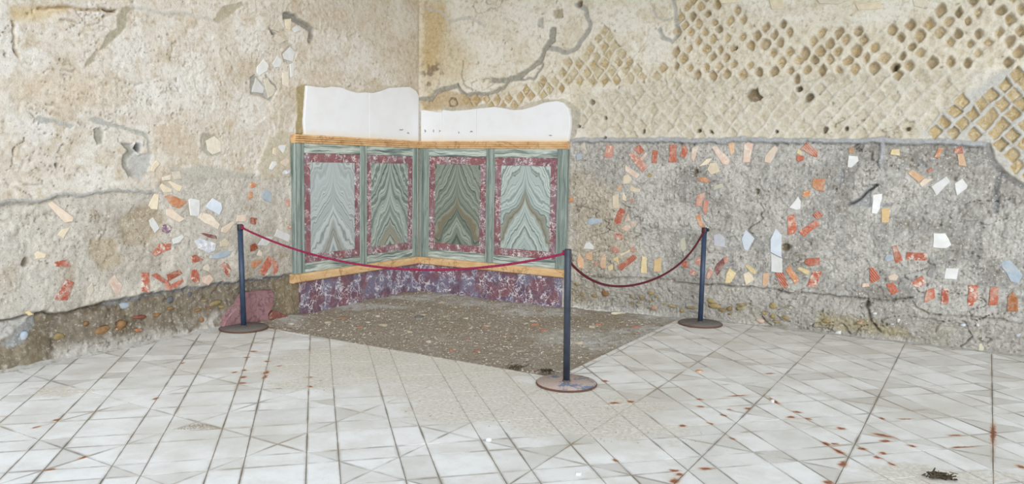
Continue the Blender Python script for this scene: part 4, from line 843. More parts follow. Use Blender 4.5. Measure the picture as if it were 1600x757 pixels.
def facing(root, mp, wl, pil, pan, books, aend, aend_low, first):
    # plinth slabs
    p0 = TH-0.006 if not first else -0.005
    cut = [p0, 1.05, aend_low]
    for x0, x1 in zip(cut[:-1], cut[1:]): rect('plinth_slab', x0+0.0007, x1-0.0007, ZB, ZLb, mp, TH-0.006, M['plinth'], root, 0.0015)
    # ledge, mitred into the corner
    prof = [(ZLb, -0.01), (ZLb, 0.050), (ZLb+0.012, 0.072), (ZLb+0.030, 0.074), (ZLt-0.02, 0.074), (ZLt-0.006, 0.068), (ZLt, 0.055), (ZLt, -0.01)]
    cuts = [0.0, 0.70, 1.42, aend+0.02] if first else [0.0, 0.9, 1.45, aend]
    for i, (x0, x1) in enumerate(zip(cuts[:-1], cuts[1:])):
        extrude_profile('ledge_block', prof, x0+(0 if i == 0 else 0.0007), x1-0.0007, mp, M['giallo'], root, 'a', 1.0 if i == 0 else 0.0, 0.0)
    # cornice: fillet + three rolls
    prof = [(ZC, -0.01), (ZC, 0.040)]
    z = ZC
    for h, dd in ((0.024, 0.044), (0.022, 0.049), (0.022, 0.054)):
        for k in range(5):
            an = -math.pi/2+math.pi*k/4; prof.append((z+h*0.5+h*0.40*math.sin(an), dd+0.008*math.cos(an)))
        z += h; prof.append((z, dd-0.005))
    prof += [(z+0.002, 0.060), (ZCt, 0.060), (ZCt, -0.01)]
    cuts = [0.0, 1.0, aend-0.02] if first else [0.0, 0.62, 1.25, aend]
    for i, (x0, x1) in enumerate(zip(cuts[:-1], cuts[1:])):
        extrude_profile('cornice_moulding', prof, x0+(0 if i == 0 else 0.0006), x1-0.0006, mp, M['giallo'], root, 'a', 1.0 if i == 0 else 0.0, 0.0)
    # uprights with beaded edges
    for x0, x1 in pil:
        w = x1-x0
        prof = [(x0, -0.01), (x0, TH-0.002), (x0+0.006, TH+0.006), (x0+0.016, TH+0.006), (x0+0.022, TH-0.004), (x0+w*0.36, TH+0.004), (x0+w*0.5, TH+0.008), (x0+w*0.64, TH+0.004), (x1-0.022, TH-0.004), (x1-0.016, TH+0.006), (x1-0.006, TH+0.006), (x1, TH-0.002), (x1, -0.01)]
        extrude_profile('upright', prof, ZLt+0.001, ZC-0.001, mp, M['green_v'], root, 'z')
    for (x0, x1, bw0, bw1), bk in zip(pan, books):
        # rails
        for z0, z1 in ((ZLt+0.001, 0.497), (1.642, ZC-0.001)):
            h = z1-z0
            prof = [(z0, -0.01), (z0, TH), (z0+0.012, TH+0.004), (z0+h*0.3, TH-0.002), (z0+h*0.7, TH-0.002), (z1-0.012, TH+0.004), (z1, TH-0.002), (z1, -0.01)]
            extrude_profile('rail', prof, x0, x1, mp, M['green_h'], root, 'a')
        e = 0.0012
        fz0, fz1, pz0, pz1 = 0.498, 1.641, 0.583, 1.549
        for q in ([(x0, fz1), (x0, pz1), (x1, pz1), (x1, fz1)], [(x0, fz0), (x0, pz0), (x1, pz0), (x1, fz0)], [(x0, pz0+e), (x0, pz1-e), (x0+bw0, pz1-e), (x0+bw0, pz0+e)], [(x1-bw1, pz0+e), (x1-bw1, pz1-e), (x1, pz1-e), (x1, pz0+e)]):
            prism('border_strip', q, mp, -0.01, TH-0.008, M['rosso'], root, 0.001)
        xa, xb = x0+bw0+e, x1-bw1-e; xm = (xa+xb)/2; zm = (pz0+pz1)/2
        for s0, s1 in ((xa-xm, -0.0002), (0.0002, xb-xm)):
            V = []; h = (pz1-pz0)/2-e
            for d in (-0.01, TH-0.010):
                V += [(s0, -d, -h), (s1, -d, -h), (s1, -d, h), (s0, -d, h)]
            Fc = [(0, 1, 2, 3), (4, 5, 6, 7)]+[(i, (i+1) % 4, 4+(i+1) % 4, 4+i) for i in range(4)]
            o = mesh_obj('marble_leaf', V, Fc, bk, root)
            if mp is MAPR: o.location = (xm, 0, zm)
            else: o.location = (0, -xm, zm); o.rotation_euler = (0, 0, math.pi/2)
fl = empty('marble_facing'); tag(fl, 'marble wall facing with grey and green mirrored panels left of the corner', 'wall facing')
facing(fl, MAPL, wall_left, [(0.050, 0.156), (0.998, 1.112), (1.962, 2.095)], [(0.158, 0.996, 0.084, 0.082), (1.114, 1.960, 0.078, 0.092)], [BOOK[1], BOOK[0]], 2.113, 2.006, True)
frt = empty('marble_facing'); tag(frt, 'marble wall facing with olive and blue-green mirrored panels right of the corner', 'wall facing')
facing(frt, MAPR, wall_right, [(0.052, 0.192), (1.028, 1.146), (1.970, 2.095)], [(0.194, 1.026, 0.086, 0.088), (1.148, 1.968, 0.084, 0.084)], [BOOK[2], BOOK[3]], 2.093, 2.048, False)

# ------------------------------------------------------------------ floor
DX, DY = 3.44, -2.80           # edge of the bare-earth square
TH_, PER, SM, OV, OH = 0.78252, 0.47888, 0.16542, -1.77702, -5.77298
ca, sa = math.cos(TH_), math.sin(TH_)
def toxy(a, b): return (ca*a-sa*b, sa*a+ca*b)
def ppx(x, y): return PF((x, y))
RUST = [  # px centre, length px, width px, angle (image-line direction as a second pixel)
 ((391, 549), (400, 550), .05), ((382, 559), (390, 558.5), .04), ((376, 590), (384, 590), .05), ((375, 599), (382, 599), .05), ((364, 583), (368, 582), .03), ((380, 578), (383, 580), .04), ((415, 565), (421, 565), .04), ((414, 585), (418, 580), .04), ((412, 592), (416, 587), .03), ((434, 572), (438, 572), .03), ((482, 590), (487, 590), .03), ((482, 604), (486, 605), .035),
 ((283, 569), (288, 567), .03), ((240, 625), (246, 622), .035), ((85, 658), (92, 656), .035), ((54, 669), (60, 667), .03), ((68, 736), (85, 733), .03), ((125, 717), (135, 713), .03), ((430, 608), (440, 608), .025),
 ((941, 596), (950, 596), .05), ((951, 631), (968, 630), .035), ((984, 627), (987, 629), .04), ((959, 719), (964, 722), .03), ((1063, 666), (1069, 666), .035), ((1050, 736), (1056, 736), .03), ((1058, 743), (1064, 742), .035), ((1048, 751), (1060, 753), .07), ((1138, 620), (1165, 618), .03), ((1196, 584.5), (1209, 584), .03), ((1090, 636), (1098, 636), .03), ((1091, 624), (1095, 625), .03), ((1165, 640), (1171, 638), .035), ((1128, 648), (1133, 651), .03), ((1137, 640), (1146, 642), .025), ((1202, 622), (1218, 632), .035), ((1240, 643), (1252, 646), .045), ((1230, 652.5), (1242, 652), .035), ((1260, 654), (1266, 656), .035), ((1107, 662), (1111, 663), .03), ((1140, 684), (1147, 687), .03), ((1095, 733.5), (1112, 733), .04), ((1308, 669), (1321, 671), .05), ((1286, 692), (1296, 697), .04), ((1303, 702), (1318, 710), .045), ((1300, 695), (1308, 694), .03), ((1315, 730), (1319, 722), .04), ((1290, 752), (1298, 757), .055), ((1343, 701), (1352, 703), .045),
 ((1365, 678), (1395, 684), .05), ((1376, 690), (1390, 689.5), .04), ((1373, 709), (1383, 708), .04), ((1367, 714), (1376, 718), .04), ((1390, 724), (1398, 728), .035), ((1422, 697), (1428, 698), .03), ((1482, 681), (1500, 680.5), .03), ((1552, 665), (1552, 694), .03), ((1592, 731), (1600, 730), .06), ((1375, 653), (1382, 656), .03), ((1405, 655.5), (1425, 655), .02), ((1486, 700), (1520, 699), .02)]
DUST = [  # px centre, rx m, ry m
 ((620, 572), 1.15, 0.62), ((760, 612), 0.85, 0.50), ((560, 556), 0.65, 0.55), ((890, 655), 0.60, 0.36), ((820, 640), 0.50, 0.42), ((960, 640), 0.40, 0.34), ((690, 640), 0.30, 0.3), ((480, 600), 0.3, 0.25), ((1000, 680), 0.4, 0.16), ((100, 610), 0.30, 0.12), ((1480, 745), 0.45, 0.18)]
def dust_mask(t, co):
    w = t.vmath('ADD', co, t.vmath('MULTIPLY', t.vmath('SUBTRACT', t.noise(co, 3.0, 4, 0.6, out=1), (.5, .5, .5)), (0.75, 0.75, 0.0)))
    acc = None
    for p, rx, ry in DUST:
        x, y = ppx(*p)
        m = t.mapping(w, loc=(x, y, 0), rot=(0, 0, YAW-math.pi/2), sc=(rx, ry, 1), typ='TEXTURE')
        l = t.vmath('LENGTH', m, out=1); acc = l if acc is None else t.math('MINIMUM', acc, l)
    return t.math('SUBTRACT', 1.0, t.step(acc, 0.60, 1.15))
def mat_tiles():
    t = NT('worn_pale_floor_stone'); co = t.coord('Object')
    rnd = t.n('ShaderNodeObjectInfo').outputs['Random']
    tc = t.n('ShaderNodeAttribute', attribute_name='tone').outputs['Fac']
    n0 = t.noise(co, 1.3, 3, 0.5); n1 = t.noise(co, 4.0, 5, 0.62); n2 = t.noise(co, 40, 4, 0.65); n3 = t.noise(co, 160, 2, 0.6)
    c = t.mix(t.step(n1, 0.38, 0.66), (238, 237, 235), (222, 219, 214))
    c = t.mix(t.math('MULTIPLY', t.step(n0, 0.48, 0.66), 0.5), c, (204, 198, 188))
    c = t.mix(t.math('MULTIPLY', tc, 0.55), c, (182, 175, 165))
    c = t.mix(t.math('MULTIPLY', t.step(n2, 0.60, 0.75), 0.30), c, (170, 158, 140))
    rim = t.n('ShaderNodeAttribute', attribute_name='rim').outputs['Fac']
    rm = t.math('MULTIPLY', t.math('POWER', rim, 1.6), t.step(t.noise(co, 3.2, 4, 0.6), 0.34, 0.68))
    c = t.mix(t.math('MULTIPLY', rm, 0.80), c, t.mix(t.step(n0, 0.4, 0.6), (126, 119, 110), (148, 130, 106)))
    # dusty cement film, patches with shapes of their own
    dust = dust_mask(t, co)
    dn = t.mix(t.step(n2, 0.40, 0.62), (200, 191, 177), (222, 217, 208))
    c = t.mix(t.math('MULTIPLY', dust, 0.85), c, dn)
    # rust that has run out of the joints
    w2 = t.vmath('ADD', co, t.vmath('MULTIPLY', t.vmath('SUBTRACT', t.noise(co, 22, 3, 0.6, out=1), (.5, .5, .5)), (0.045, 0.045, 0.0)))
    acc = None
    for p, q, wd in RUST:
        a = Vector(ppx(*p)); b = Vector(ppx(*q)); mid = (a+b)/2; d = b-a
        m = t.mapping(w2, loc=(mid.x, mid.y, 0), rot=(0, 0, math.atan2(d.y, d.x)), sc=(max(d.length*0.72, 0.03), wd*0.62, 1), typ='TEXTURE')
        l = t.vmath('LENGTH', m, out=1); acc = l if acc is None else t.math('MINIMUM', acc, l)
    c = t.mix(t.math('MULTIPLY', t.math('SUBTRACT', 1.0, t.step(acc, 0.5, 1.5)), 0.5), c, (200, 148, 98))
    c = t.mix(t.math('MULTIPLY', t.math('SUBTRACT', 1.0, t.step(acc, 0.35, 0.95)), 0.92), c, (138, 70, 32))
    rough = t.math('MULTIPLY_ADD', dust, 0.35, t.math('MULTIPLY_ADD', n1, 0.35, 0.32))
    h = t.math('ADD', n2, t.math('MULTIPLY', t.math('MULTIPLY', dust, n3), 1.5))
    return t.done(c, rough, t.bump(h, 0.16, 0.008), 0.4)
M['tile'] = mat_tiles()
def mat_grout():
    t = NT('sandy_joint_bed'); co = t.coord('Object'); n1 = t.noise(co, 9, 5, 0.6); n2 = t.noise(co, 40, 4, 0.65)
    c = t.mix(t.step(n1, 0.35, 0.65), (158, 149, 136), (132, 121, 106)); c = t.mix(t.math('MULTIPLY', dust_mask(t, co), 0.75), c, t.mix(t.step(n2, 0.40, 0.62), (190, 180, 165), (212, 206, 196)))
    return t.done(c, 0.95, t.bump(n2, 0.4, 0.006), 0.1)
M['grout'] = mat_grout()
# bed under the tiles: an L around the earth square
def slab(name, polys, z0, z1, mat):
    V = []; Fc = []
    for p in polys:
        b = len(V); n = len(p)
        V += [(x, y, z0) for x, y in p]+[(x, y, z1) for x, y in p]
        Fc += [tuple(range(b+n, b+2*n)), tuple(range(b+n-1, b-1, -1))]+[(b+i, b+(i+1) % n, b+n+(i+1) % n, b+n+i) for i in range(n)]
    return mesh_obj(name, V, Fc, mat)
floor = slab('floor', [[(-0.2, -9.5), (9.5, -9.5), (9.5, DY-0.004), (-0.2, DY-0.004)], [(DX+0.004, DY-0.004), (9.5, DY-0.004), (9.5, 0.4), (DX+0.004, 0.4)]], -0.16, -0.0032, M['grout'])
tag(floor, 'pale stone floor of squares, strips and triangles around the earth', 'floor', kind='structure')
pieces = []
for k in range(-9, 24):
    for l in range(-9, 16):
        a0 = OV+k*PER; b0 = OH+l*PER
        big = [(a0+SM, b0+SM), (a0+PER, b0+SM), (a0+PER, b0+PER), (a0+SM, b0+PER)]
        m_ = (a0+(PER+SM)/2, b0+(PER+SM)/2)
        if (k+l) % 2 == 0:
            for i in range(4): pieces.append([big[i], big[(i+1) % 4], m_])
        else: pieces.append(big)
        pieces.append([(a0, b0+SM), (a0+SM, b0+SM), (a0+SM, b0+PER), (a0, b0+PER)])
        pieces.append([(a0+SM, b0), (a0+PER, b0), (a0+PER, b0+SM), (a0+SM, b0+SM)])
        sq = [(a0, b0), (a0+SM, b0), (a0+SM, b0+SM), (a0, b0+SM)]
        if (k+l) % 2 == 0: pieces += [[sq[0], sq[1], sq[2]], [sq[0], sq[2], sq[3]]]
        else: pieces += [[sq[0], sq[1], sq[3]], [sq[1], sq[2], sq[3]]]
XL, YR = 0.075, 0.06
tiles = []
for p in pieces:
    q = [toxy(*v) for v in p]
    q = clip(clip(clip(clip(q, -1, 0, -XL), 0, 1, YR), 1, 0, 8.2), 0, -1, 7.6)
    if len(q) < 3: continue
    inside = len(clip(clip(q, 1, 0, DX), 0, -1, -DY)) >= 3 and abs(area(clip(clip(q, 1, 0, DX), 0, -1, -DY))) > 1e-5
    parts = [q]
    if inside:
        lo = clip(q, 0, 1, DY); hi = clip(clip(q, 0, -1, -DY), -1, 0, -DX); parts = [lo, hi]
    for w_ in parts:
        w_ = [w_[i] for i in range(len(w_)) if math.dist(w_[i], w_[i-1]) > 0.004]
        if len(w_) < 3 or abs(area(w_)) < 0.0008: continue
        c3 = [(x, y, 0.0) for x, y in w_]; pp, zz = project(c3)
        if zz.min() < 0.5: pa = 0
        else:
            cl = [tuple(v) for v in pp]
            for nx, ny, cc in ((1, 0, 1600), (-1, 0, 0), (0, 1, 757), (0, -1, 0)): cl = clip(cl, nx, ny, cc) if len(cl) > 2 else []
            pa = abs(area(cl)) if len(cl) > 2 else 0
        tiles.append((pa, w_))
tiles.sort(key=lambda t_: -t_[0])
def tile_mesh(poly, rg):
    g = 0.0020+rg.random()*0.0012
    p = inset(poly, g); t_ = inset(poly, g+0.0012); n = len(p)
    zt = rg.uniform(-0.0008, 0.0008); tx, ty = rg.uniform(-.0025, .0025), rg.uniform(-.0025, .0025)
    cx = sum(v[0] for v in p)/n; cy = sum(v[1] for v in p)/n
    zf = lambda v: zt+tx*(v[0]-cx)+ty*(v[1]-cy)
    peri = sum(math.dist(p[i], p[i-1]) for i in range(n)); inr = 2*abs(area(p))/peri; k = min(0.6, 0.014/inr)
    q = [(v[0]+(cx-v[0])*k, v[1]+(cy-v[1])*k) for v in t_]
    V = [(v[0], v[1], -0.02) for v in p]+[(v[0], v[1], zf(v)-0.0010) for v in p]+[(v[0], v[1], zf(v)) for v in t_]+[(v[0], v[1], zf(v)) for v in q]
    Fc = []
    for i in range(n):
        j = (i+1) % n; Fc += [(i, j, n+j, n+i), (n+i, n+j, 2*n+j, 2*n+i), (2*n+i, 2*n+j, 3*n+j, 3*n+i)]
    Fc.append(tuple(range(3*n, 4*n)))
    return V, Fc, [1.0]*(3*n)+[0.0]*n
def tone_attr(o, vals, ed):
    ae = o.data.attributes.new('rim', 'FLOAT', 'POINT'); ae.data.foreach_set('value', np.asarray(ed, np.float32))
    at = o.data.attributes.new('tone', 'FLOAT', 'POINT'); at.data.foreach_set('value', np.asarray(vals, np.float32))
restV, restF, restT, restE = [], [], [], []
for idx, (pa, poly) in enumerate(tiles):
    rg = random.Random(int(poly[0][0]*7919+poly[0][1]*104729+len(poly))); V, Fc, ed = tile_mesh(poly, rg)
    tn = max(0.0, rg.gauss(0.30, 0.42)) if abs(area(poly)) < 0.05 else max(0.0, rg.gauss(0.05, 0.28))
    tn = min(tn, 1.0)
    if idx < 300 and pa > 0:
        o = mesh_obj('floor_tile', V, Fc, M['tile'], floor, recalc=True); tone_attr(o, [tn]*len(V), ed)
    else:
        b = len(restV); restV += V; restF += [tuple(b+i for i in f) for f in Fc]; restT += [tn]*len(V); restE += ed
rest = mesh_obj('small_floor_tiles', restV, restF, M['tile'], floor); rest['kind'] = 'stuff'; tone_attr(rest, restT, restE)

# mortar fillet along the foot of the walls
def fillet(name, pts, w, h, mat, label):
    V = []; Fc = []; n = len(pts)
    for i, (x, y) in enumerate(pts):
        k = 1+0.25*math.sin(i*1.7)+0.2*math.sin(i*0.6)
        dx, dy = w
        V += [(x-dx*1.5, y-dy*1.5, -0.01), (x-dx*1.5, y-dy*1.5, h*k*1.3), (x+dx*0.2, y+dy*0.2, h*0.45*k), (x+dx*k, y+dy*k, 0.0015), (x+dx*k, y+dy*k, -0.01)]
    for i in range(n-1):
        for q in range(4): Fc.append((i*5+q, i*5+q+1, (i+1)*5+q+1, (i+1)*5+q))
    o = mesh_obj(name, V, Fc, mat); tag(o, label, 'trim', kind='structure'); return o
M['lime'] = mat_stone('grey_lime_mortar', (196, 194, 190), (178, 175, 168), 12, (156, 148, 134), (0.5, 0.66), rough=0.9, bump=0.4)
fillet('trim_1', [(0.06+0.02*math.sin(i*.7), -2.86-i*0.09) for i in range(42)], (0.05, 0), 0.022, M['lime'], 'pale mortar strip along the foot of the left wall')
fillet('trim_2', [(3.50+i*0.09, 0.085+0.008*math.sin(i*.9)) for i in range(50)], (0, -0.06), 0.018, M['lime'], 'pale mortar strip along the foot of the right wall')

# ------------------------------------------------------------------ bare earth square
def mat_earth():
    t = NT('dry_brown_earth'); co = t.coord('Object'); n1 = t.noise(co, 2.2, 5, 0.6); n2 = t.noise(co, 14, 5, 0.65); n3 = t.noise(co, 70, 4, 0.7)
    c = t.mix(t.step(n2, 0.35, 0.68), (178, 166, 150), (202, 192, 177)); c = t.mix(t.math('MULTIPLY', t.step(n1, 0.40, 0.68), 0.6), c, (182, 164, 142))
    at = t.n('ShaderNodeAttribute', attribute_name='lime').outputs['Fac']
    c = t.mix(t.math('MULTIPLY', t.step(n3, 0.54, 0.68), 0.6), c, (196, 186, 170)); c = t.mix(t.math('MULTIPLY', t.math('SUBTRACT', 1.0, t.step(n3, 0.30, 0.46)), 0.6), c, (112, 99, 83))
    c = t.mix(t.math('MULTIPLY', at, 0.95), c, t.mix(t.step(n2, 0.4, 0.6), (212, 209, 203), (232, 230, 226)))
    return t.done(c, 0.95, t.bump(t.math('ADD', n2, n3), 1.0, 0.03), 0.1)
M['earth'] = mat_earth()
nx = 380; xs = np.linspace(-0.02, DX+0.01, nx); ys = np.linspace(DY-0.01, 0.05, 320)
X, Y = np.meshgrid(xs, ys)
EH = -0.036+0.010*fbm(X, Y, 0.5, 3, 901)+0.009*fbm(X, Y, 0.13, 3, 902)+0.008*fbm(X, Y, 0.045, 3, 903, 0.7)
EH += 0.035*sstep(0.5, 0.0, X)*sstep(-1.9, -2.4, Y)+0.020*sstep(2.3, 3.0, X)*sstep(-0.5, 0.0, Y)
edge = np.minimum(DX-X, Y-DY); EH += 0.016*sstep(0.25, 0.0, edge); EH = np.minimum(EH, -0.004)
limeA = np.zeros_like(X)
for (px, py), rx, ry in [((945, 530), .42, .28), ((1010, 520), .30, .22), ((760, 474), .42, .14), ((840, 487), .35, .16), ((690, 463), .28, .12), ((1020, 478), .5, .30), ((450, 500), .14, .2), ((640, 466), .22, .10), ((560, 478), .35, .12), ((1045, 497), .25, .25), ((960, 470), .30, .2)]:
    cx, cy = PF((px, py), -0.03); r = YAW-math.pi/2
    wx = X-cx+0.22*fbm(X, Y, 0.25, 4, 930); wy = Y-cy+0.22*fbm(X, Y, 0.25, 4, 940)
    u_ = wx*math.cos(r)+wy*math.sin(r); v_ = -wx*math.sin(r)+wy*math.cos(r)
    limeA = np.maximum(limeA, (1-sstep(0.45, 1.3, np.hypot(u_/(rx*1.6), v_/(ry*1.6))))*sstep(-0.7, -0.1, fbm(X, Y, 0.09, 3, 951)))
V = np.stack([X.ravel(), Y.ravel(), EH.ravel()], -1); i = (np.arange(nx-1)[None, :]+np.arange(319)[:, None]*nx).ravel()
me = bpy.data.meshes.new('earth_patch'); me.from_pydata(V.tolist(), [], np.stack([i, i+1, i+nx+1, i+nx], -1).tolist()); me.materials.append(M['earth'])
me.polygons.foreach_set('use_smooth', [True]*len(me.polygons))
at = me.attributes.new('lime', 'FLOAT', 'POINT'); at.data.foreach_set('value', limeA.ravel().astype(np.float32))
earth = bpy.data.objects.new('earth_patch', me); COL.objects.link(earth)
tag(earth, 'bare brown earth square in the corner below the marble facing', 'earth', kind='structure')
def eh(x, y):
    ii = int(np.clip((x+0.02)/(DX+0.03)*(nx-1), 0, nx-1)); jj = int(np.clip((y-DY+0.01)/(0.06-DY)*319, 0, 319)); return float(EH[jj, ii])
OCT = [(1, 0, 0), (-1, 0, 0), (0, 1, 0), (0, -1, 0), (0, 0, 1), (0, 0, -1)]; OCF = [(0, 2, 4), (2, 1, 4), (1, 3, 4), (3, 0, 4), (2, 0, 5), (1, 2, 5), (3, 1, 5), (0, 3, 5)]
def grit(name, n, spots, mat, label, zf, size=1.0):
    V = []; Fc = []; rg = random.Random(5)
    for k in range(n):
        x, y = spots(rg); r = rg.choice((0.003, 0.004, 0.004, 0.005, 0.008))*size; b = len(V); an = rg.random()*6
        for q in OCT:
            u0, v0, w0 = q[0]*r*rg.uniform(.8, 1.7), q[1]*r*rg.uniform(.7, 1.2), q[2]*r*0.6
            V.append((x+u0*math.cos(an)-v0*math.sin(an), y+u0*math.sin(an)+v0*math.cos(an), zf(x, y)+r*0.3+w0))
        Fc += [tuple(b+i_ for i_ in f) for f in OCF]
    o = mesh_obj(name, V, Fc, mat); tag(o, label, 'gravel', kind='stuff'); return o
M['grit'] = mat_stone('pale_grit', (206, 198, 184), (134, 119, 100), 22, (168, 118, 94), (0.60, 0.66), sc3=18, rough=0.9)
grit('earth_grit', 5200, lambda g: (g.uniform(0.12, DX-0.03), g.uniform(DY+0.03, -0.10)), M['grit'], 'loose pale grit strewn over the brown earth', eh, 1.7)
M['crumb'] = mat_stone('grey_crumbs', (190, 180, 164), (150, 138, 120), 12, None, rough=0.95)
TRI = [PF(p) for p in [(268, 672), (312, 662), (346, 671)]]
def tri_spot(g):
    a, b = g.random(), g.random()
    if a+b > 1: a, b = 1-a, 1-b
    return tuple(TRI[0][i]+a*(TRI[1][i]-TRI[0][i])+b*(TRI[2][i]-TRI[0][i]) for i in (0, 1))
def dust_spot(g):
    if g.random() < 0.4: return tri_spot(g)
    p = g.choice(DUST[:9]); x, y = PF(p[0]); an = g.random()*6.28; r = math.sqrt(g.random()); u, v = p[1]*r*math.cos(an), p[2]*r*math.sin(an); c_, s_ = math.cos(YAW-math.pi/2), math.sin(YAW-math.pi/2)
    q = (x+u*c_-v*s_, y+u*s_+v*c_)
    return q if not (q[0] < DX and q[1] > DY) else tri_spot(g)
grit('floor_crumbs', 700, dust_spot, M['crumb'], 'sandy crumbs scattered on the pale tiles', lambda x, y: 0.0, 0.7)

# larger chips that can be picked out one by one
def chip(name, px, py, L_, W_, H_, mat, label, cat, z, group=None, ang=None, seed=1):
    rg = random.Random(seed*31+int(px)); x, y = PF((px, py), z)
    an = (YAW-math.pi/2 if ang is None else ang)+rg.uniform(-.25, .25) if ang is None else ang
    n = 7; base = [(L_/2*math.cos(2*math.pi*k/n)*rg.uniform(.8, 1.1), W_/2*math.sin(2*math.pi*k/n)*rg.uniform(.8, 1.1)) for k in range(n)]
    V = [(p[0], p[1], -0.006) for p in base]+[(p[0]*0.95, p[1]*0.95, H_*rg.uniform(.5, .8)) for p in base]+[(p[0]*0.6, p[1]*0.6, H_*rg.uniform(.85, 1)) for p in base]
    Fc = [tuple(range(n-1, -1, -1)), tuple(range(2*n, 3*n))]
    for r in range(2):
        for k in range(n): Fc.append((r*n+k, r*n+(k+1) % n, (r+1)*n+(k+1) % n, (r+1)*n+k))
    o = mesh_obj(name, V, Fc, mat); o.location = (x, y, z); o.rotation_euler = (0, 0, an); tag(o, label, cat, group); return o
ce_ = lambda px, py: eh(*PF((px, py), -0.036))
for k_, c1_, c2_ in (('chip_a', (190, 178, 158), (172, 158, 136)), ('chip_b', (178, 164, 142), (196, 186, 168)), ('chip_c', (172, 126, 102), (158, 116, 96)), ('chip_d', (164, 110, 90), (176, 132, 108))): M[k_] = mat_stone('dusty_'+k_, c1_, c2_, 40)
G1 = 'pale stone chips on the earth'
for n_, (px, py, l_) in enumerate([(697, 496, .09), (661, 493, .07), (600, 509, .10), (832, 503, .08), (760, 511, .08), (905, 537, .09), (690, 474, .08), (728, 499, .06), (640, 520, .06), (575, 505, .06), (512, 505, .07), (812, 551, .06), (862, 530, .06), (455, 507, .08), (925, 512, .08), (590, 495, .06), (780, 488, .06), (670, 535, .06)]):
    chip('stone_chip', px, py, l_, 0.045, 0.016, M[('chip_a', 'chip_b')[n_ % 2]], 'small pale stone chip lying on the brown earth', 'stone chip', ce_(px, py), G1, seed=n_)
G2 = 'reddish brick chips on the earth'
for n_, (px, py, l_) in enumerate([(537, 498, .09), (561, 513, .07), (730, 533, .07), (746, 550, .05), (837, 508, .10), (850, 518, .08), (935, 508, .09), (994, 512, .10), (705, 549, .05), (757, 513, .05)]):
    chip('brick_chip', px, py, l_, 0.045, 0.016, M[('chip_c', 'chip_d')[n_ % 2]], 'small reddish brick chip lying on the brown earth', 'brick chip', ce_(px, py), G2, seed=n_)
chip('marble_splinter', 966, 491, .17, .045, .022, M['cream'], 'long cream stone splinter on the earth behind the middle post', 'stone chip', ce_(966, 491))
chip('dark_clod', 655, 496, .10, .05, .02, M['darkstone'], 'dark flat clod on the earth below the corner', 'clod', ce_(655, 496))
chip('stone_lump', 1532, 548, .085, .075, .075, M['palegreen'], 'squarish beige stone against the foot of the right wall', 'stone', 0.0)
chip('white_pebble', 764, 690, .035, .03, .02, M['white'], 'tiny white pebble on a floor joint in front', 'pebble', 0.0)
chip('white_pebble', 904, 743, .035, .025, .015, M['white'], 'white chip on the tiles at the bottom of the picture', 'pebble', 0.0)
chip('white_pebble', 1207, 629, .03, .03, .02, M['white'], 'small white pebble on the tiles right of the middle post', 'pebble', 0.0)
chip('dry_leaf', 1092, 581, .07, .045, .012, M['orange'], 'yellow-brown dry leaf on the tiles right of the middle post', 'leaf', 0.0)
chip('marble_block', 1312, 523, .10, .055, .055, M['white'], 'white marble bit on the floor edge below the right wall', 'stone', 0.0, ang=0.25)
M['twig'] = mat_stone('dark_twigs', (62, 54, 42), (84, 74, 58), 40, None, rough=0.95)
def twigs(px, py, n, spread, label, z=0.0, seed=3):
    rg = random.Random(seed); x0, y0 = PF((px, py), z); V = []; Fc = []
    for k in range(n):
        x, y = rg.gauss(0, spread), rg.gauss(0, spread*0.5); an = rg.random()*6.28; l_ = rg.uniform(.02, .05); w_ = rg.uniform(.003, .008); zz = rg.uniform(0.002, 0.018); b = len(V)
        dx, dy = math.cos(an), math.sin(an); hz = rg.uniform(-.006, .012)
        for sx in (-1, 1):
            for sy, sz in ((-1, 0), (1, 0), (0, 1)): V.append((x+dx*l_/2*sx-dy*w_*sy*(1 if sx < 0 else .5), y+dy*l_/2*sx+dx*w_*sy*(1 if sx < 0 else .5), max(0.001, zz+hz*sx)+sz*w_))
        Fc += [(b, b+1, b+2), (b+3, b+5, b+4), (b, b+3, b+4, b+1), (b+1, b+4, b+5, b+2), (b+2, b+5, b+3, b)]
    o = mesh_obj('plant_litter', V, Fc, M['twig']); o.location = (x0, y0, z); o.rotation_euler = (0, 0, YAW-math.pi/2); tag(o, label, 'litter', kind='stuff'); return o
twigs(1468, 747, 60, 0.035, 'small dark clump of dry litter at the bottom right', seed=4)
twigs(855, 582, 30, 0.03, 'dark dry litter on the earth edge beside the middle base', z=-0.01, seed=5); twigs(806, 576, 25, 0.03, 'dark dry litter at the edge of the earth left of the middle base', z=-0.01, seed=6)
twigs(658, 688, 10, 0.02, 'few dark specks on the dusty tiles', seed=8) if False else None

# pink breccia slabs leaning at the foot of the left wall
M['pinkslab'] = mat_rosso('pink_breccia', (162, 124, 127), (146, 106, 110), (120, 88, 92), (170, 138, 142), 0.8, 0.5, 0.7)
M['redslab'] = mat_stone('red_breccia', (150, 100, 88), (126, 78, 70), 30, (170, 140, 128), (0.55, 0.65))
def leaning(name, k, pts, mat, label, d, th, z_shift=0.0):
    poly = [PL(p, d) for p in zp(k, pts)]
    poly = [(a, max(z, -0.012)) for a, z in poly]
    o = prism(name, refine(poly, 0.05, 0.006, random.Random(9)), MAPL, d-th, d, mat, None, ch=0.006, wob=0.004); tag(o, label, 'stone slab'); return o
leaning('breccia_slab', 't', [(850, 470), (880, 395), (960, 300), (1000, 265), (1060, 160), (1285, 135), (1308, 180), (1305, 260), (1255, 350), (1262, 430), (1225, 452)], M['pinkslab'], 'veined pink stone slab at the wall foot behind the left post', 0.110, 0.09)
